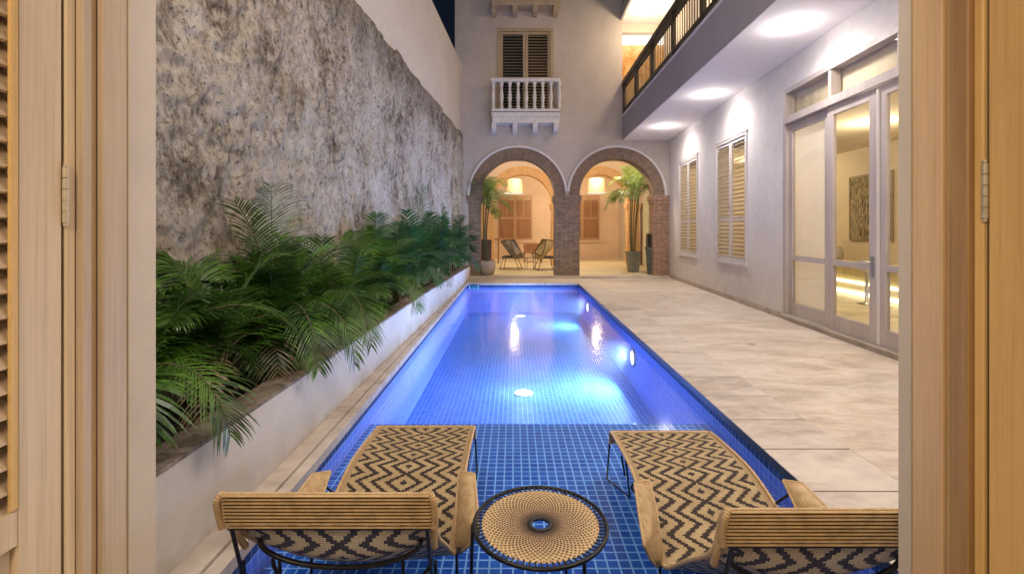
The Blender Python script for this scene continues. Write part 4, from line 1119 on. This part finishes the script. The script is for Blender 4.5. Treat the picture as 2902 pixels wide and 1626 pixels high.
def palm(x, y, z, h, nf, mat, label, L=(.75, 1.15), ll=.26, group='palms in the white planter', lean=(0, 0), az_bias=None, hero=(), stems=5, n=26, name='areca_palm', droop=(1.1, 2.2), lo=.15, wid=.014):
    root = thing(name, (x, y, z), label, 'palm', group)
    lf, st = MB(), MB()
    for k in range(stems):
        a = random.uniform(0, 2 * PI); q = Vector((x + .07 * math.cos(a), y + .07 * math.sin(a), z))
        st.tube([q, q + Vector((.05 * math.cos(a) + lean[0] * .4, .05 * math.sin(a) + lean[1] * .4, h * random.uniform(.35, .55)))], [.017, .011], 6)
    for k in range(nf):
        a = az_bias[k % len(az_bias)] + random.uniform(-.35, .35) if az_bias else 2 * PI * k / nf + random.uniform(-.3, .3)
        el = R(random.choice((82, 70, 58, 44, 30)) + random.uniform(-8, 8))
        b0 = Vector((x + .06 * math.cos(a) + lean[0] * .2, y + .06 * math.sin(a) + lean[1] * .2, z + h * random.uniform(lo, .45)))
        frond(lf, st, b0, a, el, random.uniform(*L) * h / 1.2, random.uniform(*droop), ll * random.uniform(.85, 1.1), n, wid)
    for hf in hero: frond(lf, st, Vector(hf[0]), hf[1], hf[2], hf[3], hf[4], hf[5] if len(hf) > 5 else ll, 34, .013)
    st.build('stems', 'trunk', root); lf.build('fronds', mat, root)
    return root
spec = [  # Y, height, n, material
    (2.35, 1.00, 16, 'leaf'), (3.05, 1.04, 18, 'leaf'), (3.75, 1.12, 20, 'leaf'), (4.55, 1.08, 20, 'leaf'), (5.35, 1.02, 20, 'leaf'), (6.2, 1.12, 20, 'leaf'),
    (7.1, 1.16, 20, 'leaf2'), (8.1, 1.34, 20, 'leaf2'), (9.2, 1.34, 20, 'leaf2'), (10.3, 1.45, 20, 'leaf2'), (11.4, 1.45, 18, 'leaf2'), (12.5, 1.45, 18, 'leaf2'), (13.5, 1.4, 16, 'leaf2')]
ordn = ['nearest', 'second', 'third', 'fourth', 'fifth', 'sixth', 'seventh', 'eighth', 'ninth', 'tenth', 'eleventh', 'twelfth', 'farthest']
for i, (Y, h, nf, mt) in enumerate(spec):
    xa, xb = xpl(Y) - .17, xwl(Y) + .05; x = xa * .42 + xb * .58
    hero = []
    if i == 2: hero = [((x + .1, Y, .75), R(-20), R(42), .95, 3.4, .22), ((x + .1, Y - .1, .8), R(-45), R(36), .95, 2.8, .24), ((x, Y, .8), R(120), R(80), 1.05, .9, .3), ((x, Y, .8), R(-100), R(76), .95, 1.2, .28)]
    if i == 3: hero = [((x + .1, Y - .1, .8), R(-38), R(34), .98, 2.9, .24)]
    if i == 5: hero = [((x + .1, Y - .1, .75), R(-30), R(40), .9, 3.2, .24)]
    if i == 7: hero = [((x, Y, .8), R(-40), R(40), .95, 2.9, .24), ((x, Y, .9), R(60), R(80), 1.35, .8, .3)]
    if i == 0: hero = [((x, Y, .7), R(-10), R(35), .8, 2.6, .25), ((x, Y + .1, .8), R(35), R(45), .9, 2.0, .25)]
    bias = [R(q) for q in (-80, -60, 70, 95, 120, 150, -105, -130, 175, 45)]
    g_ = palm(x, Y, .36, h, nf + (0 if i > 5 else 3), mt, '%s areca palm from the doorway end of the white planter' % ordn[i] if i not in (0, 12) else
              ('areca palm at the doorway end of the white planter, beside the door frame' if i == 0 else 'areca palm at the arcade end of the white planter'), L=(.58, .95), az_bias=bias, hero=hero, ll=.27, n=28 if Y < 6.5 else 15, wid=.021 if Y < 6.5 else .038)
    if i in (1, 2, 4, 6, 9):
        dl_, ds_ = MB(), MB(); frond(dl_, ds_, (x + .1, Y - .2, .75), R(-60), R(10), .75, 2.6, .2, 20, .012); dl_.build('dry_frond', 'dry', g_)

# potted palms in the loggia
def pot(mb, c, prof, n=28, sy=1): mb.lathe(prof, c, n)
pp = thing('potted_palm', (4.0, 15.9, LF), 'tall palm in a grey green square pot under the right arch', 'potted palm')
b = MB(); x, y = 4.0, 15.9
V = []
for (hw, z) in ((.155, 0), (.20, .62), (.215, .62), (.215, .68), (.185, .68), (.175, .62)): V += [(x - hw, y - hw, LF + z), (x + hw, y - hw, LF + z), (x + hw, y + hw, LF + z), (x - hw, y + hw, LF + z)]
Fq = []
for i in range(5):
    for k in range(4): Fq.append((i * 4 + k, i * 4 + (k + 1) % 4, (i + 1) * 4 + (k + 1) % 4, (i + 1) * 4 + k))
Fq.append((20, 21, 22, 23)); b.add(V, Fq); b.build('pot', 'pot_green', pp)
lf, st = MB(), MB()
for k in range(5):
    a = k * 1.3; st.tube(smooth_path([(x + .06 * math.cos(a), y + .06 * math.sin(a), LF + .6), (x + .10 * math.cos(a), y + .1 * math.sin(a), 1.5), (x + .14 * math.cos(a) + .08, y + .1 * math.sin(a), 2.75)], 4), .018, 6)
for k in range(34):
    a = 2 * PI * k / 34 * 3.0 + random.uniform(-.2, .2)
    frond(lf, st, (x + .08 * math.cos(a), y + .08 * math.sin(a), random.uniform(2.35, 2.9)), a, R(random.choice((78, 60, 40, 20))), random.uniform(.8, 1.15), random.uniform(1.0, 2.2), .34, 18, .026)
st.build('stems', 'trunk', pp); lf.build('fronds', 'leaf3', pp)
pp = thing('potted_palm', (-.80, 14.95, LF), 'leaning palm in a round sand coloured pot under the left arch', 'potted palm')
x, y = -.80, 14.9; b = MB()
x = -.83; y = 14.75 + .12
b.lathe([(.0, .0), (.21, .0), (.27, .14), (.29, .32), (.275, .44), (.255, .44), (.25, .38), (0, .38)], (x, y, LF), 28); b.build('pot', 'pot_sand', pp)
lf, st = MB(), MB()
for k in range(4):
    a = k * 1.6; st.tube(smooth_path([(x + .05 * math.cos(a), y + .05 * math.sin(a), LF + .4), (x - .05 + .05 * math.cos(a), y + .1, 1.4), (x + .02 + .1 * math.cos(a), y + .15, 2.6)], 4), .02, 6)
for k in range(32):
    a = 2 * PI * k / 32 * 3 + random.uniform(-.2, .2)
    frond(lf, st, (x + .02, y + .18, random.uniform(2.1, 2.75)), a, R(random.choice((70, 50, 30, 10))), random.uniform(.75, 1.05), random.uniform(1.2, 2.4), .30, 18, .024)
frond(lf, st, (x, y + .2, 2.3), R(5), R(35), 1.25, 1.4, .3, 18, .024)
st.build('stems', 'trunk', pp); lf.build('fronds', 'leaf3', pp)
# slate pedestal pot and dark box on it
b = MB(); x, y = 4.32, 14.98
ps = thing('pedestal', (x, y, LF), 'tall slate grey tapered pedestal beside the red brick pier', 'pedestal')
V = []
for (hw, z) in ((.085, 0), (.13, .80), (.145, .80), (.145, .86)): V += [(x - hw, y - hw, LF + z), (x + hw, y - hw, LF + z), (x + hw, y + hw, LF + z), (x - hw, y + hw, LF + z)]
b.add(V, [(i * 4 + k, i * 4 + (k + 1) % 4, (i + 1) * 4 + (k + 1) % 4, (i + 1) * 4 + k) for i in range(3) for k in range(4)] + [(12, 13, 14, 15)]); b.build('body', 'pot_slate', ps)
sp_ = thing('storage_box', (x + .02, y, LF + .862), 'black box with a pale lid standing on the slate pedestal', 'box')
b = MB(); b.box(x - .12, x + .14, y - .1, y + .1, LF + .862, LF + 1.27, bev=.01); b.build('body', 'black', sp_)
b = MB(); b.box(x - .125, x + .145, y - .105, y + .105, LF + 1.272, LF + 1.30, bev=.005); b.build('lid', 'metal', sp_)

# ------------------------------------------------------------------ loggia furniture
def shell_chair(cx, cy, face, mat, rimmat, label):
    root = thing('wicker_chair', (cx, cy, LF), label, 'chair')
    X = Matrix.Translation((cx, cy, LF)) @ Matrix.Rotation(face, 4, 'Z') @ Matrix.Scale(1.2, 4)    # chair looks along local +x
    b = MB(X); V = []; U_ = []; Fq = []; NA, NB = 20, 10
    rim = []
    for i in range(NA + 1):
        a = -1 + 2 * i / NA
        for j in range(NB + 1):
            t = j / NB      # 0 front of seat -> 1 top of back
            y = a * .41 * math.sin(PI * (.18 + .64 * t)) * 1.12
            px = .40 - .62 * t - .10 * max(0, t - .5); pz = .34 + .62 * max(0, t - .38) ** 1.15 * 1.35 - .04 * math.sin(PI * t)
            px += .36 * a * a * t; pz += .17 * a * a * (1 - t * .6)
            V.append((px, y, pz)); U_.append((a, t))
        rim.append(V[-1])
    for i in range(NA):
        for j in range(NB): q = i * (NB + 1) + j; Fq.append((q, q + NB + 1, q + NB + 2, q + 1))
    b.add(V, Fq, U_, True); b.build('shell', mat, root)
    b = MB(X); L = [V[i * (NB + 1)] for i in range(NA + 1)]; Rr = [V[i * (NB + 1) + NB] for i in range(NA + 1)]
    left = [V[j] for j in range(NB + 1)]; right = [V[NA * (NB + 1) + j] for j in range(NB + 1)]
    loop = L + right[1:] + Rr[::-1][1:] + left[::-1][1:-1]
    b.tube(loop, .014, 6, closed=True); b.build('rim', rimmat, root)
    b = MB(X); b.box(-.18, .26, -.24, .24, .345, .40, bev=.02); b.build('cushion', 'cushion', root)
    for (lx, ly) in ((.30, .24), (.30, -.24), (-.20, .24), (-.20, -.24)):
        b = MB(X); b.tube([(lx * .7, ly * .8, .33), (lx * 1.15, ly * 1.15, 0.0)], .010, 6); b.build('leg', rimmat, root)
    b = MB(X); b.tube([(.34, -.27, .02), (.34, .27, .02), (-.22, .27, .02), (-.22, -.27, .02)], .008, 5, closed=True); b.build('base_ring', rimmat, root)
    return root
shell_chair(-.13, 16.9, R(-12), 'wicker', 'wood_dark', 'grey wicker tub chair with a rounded back on the left of the loggia table')
shell_chair(1.20, 16.7, R(190), 'wicker_gold', 'black', 'golden wicker tub chair with black rim beside the middle brick pier')
tt = thing('glass_table', (.62, 17.0, LF), 'small low side table between the two wicker chairs', 'side table')
b = MB(); b.lathe([(0, .40), (.24, .40), (.24, .42), (0, .42)], (.62, 17.0, LF), 24, smooth=False); b.build('tabletop', 'metal', tt)
for a in (0.5, 2.1, 3.6, 5.2):
    b = MB(); b.tube([(.62 + .2 * math.cos(a), 17 + .2 * math.sin(a), LF + .40), (.62 + .22 * math.cos(a), 17 + .22 * math.sin(a), LF)], .009, 5); b.build('leg', 'steel', tt)
# wooden armchair behind
ac = thing('wooden_armchair', (.85, 20.6, LF), 'brown wooden armchair near the back wall of the loggia', 'armchair')
b = MB(); x, y = .85, 20.6
b.box(x - .33, x + .33, y - .3, y + .3, LF + .40, LF + .46); b.build('seat', 'wood_furn', ac)
b = MB(); b.box(x - .38, x + .38, y + .26, y + .32, LF + .46, LF + .80); b.build('backrest', 'wood_furn', ac)
b = MB(); b.box(x - .42, x - .33, y - .34, y + .3, LF + .66, LF + .72); b.box(x + .33, x + .42, y - .34, y + .3, LF + .66, LF + .72); b.build('armrest', 'wood_furn', ac)
for (lx, ly, zz) in ((-.36, -.28, .66), (.36, -.28, .66), (-.36, .27, .40), (.36, .27, .40)):
    b = MB(); b.box(x + lx - .025, x + lx + .025, y + ly - .025, y + ly + .025, LF, LF + zz); b.build('leg', 'wood_furn', ac)
# console table at the left
cn = thing('console_table', (-.95, 19.9, LF), 'tall wooden console table at the left end of the loggia', 'table')
b = MB(); b.box(-1.6, -.55, 19.7, 20.1, LF + .98, LF + 1.04); b.build('tabletop', 'wood_furn', cn)
for (lx, ly) in ((-1.55, 19.73), (-.64, 19.73), (-1.55, 20.03), (-.64, 20.03)):
    b = MB(); b.box(lx, lx + .06, ly, ly + .06, LF, LF + .98); b.build('leg', 'wood_furn', cn)
# dark slatted stand behind the sand pot
ds = thing('plant_stand', (-.85, 15.6, LF), 'dark slatted wooden stand behind the sand coloured pot', 'stand')
b = MB(); b.box(-1.12, -.70, 15.45, 15.75, LF + 1.02, LF + 1.08); b.build('top', 'wood_dark', ds)
for lx in (-1.10, -1.0, -.9, -.80, -.74):
    b = MB(); b.box(lx, lx + .04, 15.47, 15.51, LF, LF + 1.02); b.build('slat', 'wood_dark', ds)
b = MB(); b.box(-1.10, -.72, 15.70, 15.73, LF, LF + 1.02); b.build('rear_panel', 'wood_dark', ds)
# pendant lamps
def pendant(cx, cy, z0, label):
    root = thing('pendant_lamp', (cx, cy, z0), label, 'pendant lamp')
    b = MB(); b.lathe([(.40, 0), (.40, .05)], (cx, cy, z0), 28); b.lathe([(0, .012), (.39, .012)], (cx, cy, z0), 28); b.build('bright_ring', 'e_warm', root)
    b = MB(); b.lathe([(.41, .05), (.36, .55), (.33, .62), (.12, .66)], (cx, cy, z0), 28); b.build('lamp_shade', 'shade', root)
    b = MB(); b.tube([(cx, cy, z0 + .62), (cx, cy, LC)], .008, 6); b.build('cord', 'black', root)
pendant(.03, 20.8, 3.02, 'wicker drum pendant lamp with bright ring seen through the left arch')
pendant(3.58, 20.4, 3.0, 'wicker drum pendant lamp with bright ring seen through the right arch')

# ------------------------------------------------------------------ lamps
def light(kind, name, loc, energy, color, **kw):
    d = bpy.data.lights.new(name, kind); d.energy = energy; d.color = color
    o = bpy.data.objects.new(name, d); COL.objects.link(o); o.location = loc
    rot = kw.pop('rot', None)
    for k, v in kw.items(): setattr(d, k, v)
    if rot: o.rotation_euler = rot
    return o
K = 1.0
dls = [(3.60, 3.2), (3.71, 6.37), (3.95, 9.62), (4.02, 12.6)]
dlab = ['round recessed downlight in the soffit just above the doorway end', 'largest visible recessed downlight in the gallery soffit above the glazed doors', 'middle recessed downlight in the gallery soffit', 'farthest recessed downlight in the gallery soffit by the arches']
for (x, y), lb in zip(dls, dlab):
    dl = thing('downlight', (x, y, 4.18), lb, 'ceiling light', 'downlights in the gallery soffit')
    b = MB(); b.lathe([(.065, 0), (.09, -.004), (.09, .006)], (x, y, 4.182), 20); b.build('trim_ring', 'soffit', dl)
    b = MB(); b.lathe([(0, .0), (.065, .0)], (x, y, 4.181), 20); b.build('lamp', 'e_white', dl)
    light('POINT', 'downlight_glow', (x, y, 4.02), 14 * K, (1, .94, .91), shadow_soft_size=.06); light('SPOT', 'downlight_beam', (x, y, 4.15), 210 * K, (1, .94, .91), spot_size=R(168), spot_blend=1.0, shadow_soft_size=.10)
for y in (4.5, 8.0, 11.0, 13.8):
    light('POINT', 'gallery_lamp', (4.0, y, 7.3), 75 * K, (1, .80, .55), shadow_soft_size=.15)
# added fill lanterns, out of view on the near building above the doorway
for x in (-1.3, 1.9):
    ln = thing('fill_lantern', (x, 1.34, 4.6), 'added fill lantern above the doorway, %s one' % ('planter side' if x < 0 else 'gallery side'), 'added fill lamp', 'added lanterns above the doorway')
    b = MB(); b.box(x - .05, x + .05, 1.302, 1.33, 4.5, 4.75); b.tube([(x, 1.33, 4.68), (x, 1.45, 4.72), (x, 1.5, 4.66)], .012); b.build('bracket', 'steel', ln)
    b = MB(); b.lathe([(.05, 0), (.09, .22), (.03, .28)], (x, 1.5, 4.38), 6, smooth=False); b.build('glass', 'glass', ln)
    light('POINT', 'lantern_fill', (x, 1.55, 4.55), 250 * K, (1, .90, .80), shadow_soft_size=.3)
# loggia: added fill lamps hidden behind the arches, then the two pendant bulbs
for (x, y, z, e) in ((.2, 15.55, 4.0, 220), (3.3, 15.55, 4.0, 215), (.4, 19.65, 4.0, 165), (3.4, 19.65, 4.0, 165), (.03, 20.8, 2.92, 26), (3.58, 20.4, 2.92, 26)):
    light('POINT', 'loggia_lamp_and_fill', (x, y, z), e * K, (1, .80, .54), shadow_soft_size=.12)
# room behind the glazed doors
for y in (5.0, 7.9, 12.0):
    light('POINT', 'room_lamp', tuple(SIDE @ Vector((1.5, U(y), 2.95))), 68 * K, (1, .84, .60), shadow_soft_size=.2)
# room we stand in
light('POINT', 'entry_room_lamp', (-.45, -.9, 2.5), 125 * K, (1, .78, .52), shadow_soft_size=.25)
# pool lamps
def pool_wall_lamp(Y, label, e):
    x = XP(Y); root = thing('pool_light', (x, Y, -.36), label, 'pool light', 'underwater lamps in the pool wall')
    X = Matrix.Translation((x - .002, Y, -.36)) @ Matrix.Rotation(R(-90), 4, 'Y')
    b = MB(X); b.lathe([(.10, 0), (.125, .008), (.125, .022), (.095, .026)], n=24); b.build('bezel', 'metal', root)
    b = MB(X); b.lathe([(0, .02), (.095, .02)], n=24); b.build('lens', 'e_pool', root)
    light('AREA', 'pool_wall_beam', (x - .10, Y, -.34), e * K, (.38, .57, 1), shape='DISK', size=.16, rot=(0, R(100), 0))
pool_wall_lamp(6.76, 'bright underwater lamp in the pool side wall nearer the loungers', 160)
pool_wall_lamp(11.15, 'underwater lamp in the pool side wall near the arches', 135)
def pool_floor_lamp(x, Y, label, e):
    root = thing('pool_floor_light', (x, Y, FLOOR), label, 'pool light')
    b = MB(); b.lathe([(.13, 0), (.13, .012), (.10, .016)], (x, Y, FLOOR + .002), 28); b.build('bezel', 'metal', root)
    b = MB(); b.lathe([(0, .0), (.125, .0)], (x, Y, FLOOR + .016), 28); b.build('lens', 'e_pool', root)
    light('POINT', 'pool_floor_glow', (x, Y, FLOOR + .35), e * K, (.5, .72, 1), shadow_soft_size=.12)
pool_floor_lamp(.15, 6.56, 'round glowing lamp set in the pool floor in the middle of the deep part', 28)
pool_floor_lamp(.19, 12.4, 'round glowing lamp set in the pool floor by the far end', 20)
pool_floor_lamp(-.3, 9.3, 'faint round lamp set in the pool floor halfway to the arches', 45) if False else None
light('POINT', 'pool_step_glow', (.2, 4.9, FLOOR + .35), 16 * K, (.5, .70, 1), shadow_soft_size=.2)
o = MB(); o.lathe([(0, .0), (.04, .0), (.055, .012), (.03, .03), (0, .03)], (1.40, 5.45, FLOOR + .002), 16); tag(o.build('pool_inlet', 'skim'), 'small pale water inlet on the pool floor near the ledge edge', 'pool inlet')
o = thing('skimmer', (-1.08, YE, -.1), 'pale framed skimmer opening in the far pool wall at the planter corner', 'skimmer')
b = MB(); x0, x1, z0, z1 = -1.20, -.93, -.165, -.03; yy = YE - .012
b.box(x0, x1, yy, YE, z1 - .02, z1); b.box(x0, x1, yy, YE, z0, z0 + .02); b.box(x0, x0 + .025, yy, YE, z0 + .02, z1 - .02); b.box(x1 - .025, x1, yy, YE, z0 + .02, z1 - .02); b.build('frame', 'skim', o)
b = MB(); b.box(x0 + .025, x1 - .025, yy + .006, YE - .001, z0 + .02, z1 - .02); b.build('flap', 'skimdark', o)
b = MB(); b.lathe([(0, .003), (.045, .003), (.05, 0)], (3.02, 6.05, .001), 18); tag(b.build('floor_drain', 'metal'), 'small metal drain cover set in the stone deck', 'drain')

# ------------------------------------------------------------------ sky and residual dusk light
w = bpy.data.worlds.new('World'); sc.world = w; w.use_nodes = True
nt = w.node_tree; bg = nt.nodes['Background']
sky = nt.nodes.new('ShaderNodeTexSky'); sky.sky_type = 'NISHITA'; sky.sun_disc = False
sky.sun_elevation = R(-4); sky.sun_rotation = R(200)
mx = nt.nodes.new('ShaderNodeMix'); mx.data_type = 'RGBA'; mx.inputs[0].default_value = .9
nt.links.new(sky.outputs[0], mx.inputs[6]); mx.inputs[7].default_value = (.035, .05, .11, 1)
nt.links.new(mx.outputs[2], bg.inputs[0]); bg.inputs[1].default_value = .15
light('SUN', 'dusk_light', (0, 0, 20), .30, (1, .93, .88), angle=R(120), rot=(R(12), R(6), 0))

cam = bpy.data.cameras.new('camera'); co = bpy.data.objects.new('camera', cam); COL.objects.link(co)
co.location = (0, 0, CH); co.rotation_euler = (R(90), 0, 0)
cam.sensor_width = 36; cam.lens = 1200 / 2575 * 36; cam.shift_y = -(721.5 - VY) / 2575; cam.shift_x = -(VX - 1287.5) / 2575
cam.clip_start = .05; cam.clip_end = 500
sc.camera = co
sc.view_settings.view_transform = 'Standard'; sc.view_settings.look = 'None'; sc.view_settings.exposure = 0
sc.cycles.use_denoising = True
sc.cycles.max_bounces = 7; sc.cycles.diffuse_bounces = 4; sc.cycles.glossy_bounces = 3; sc.cycles.transparent_max_bounces = 12
sc.cycles.sample_clamp_indirect = 4; sc.cycles.caustics_reflective = False; sc.cycles.caustics_refractive = False
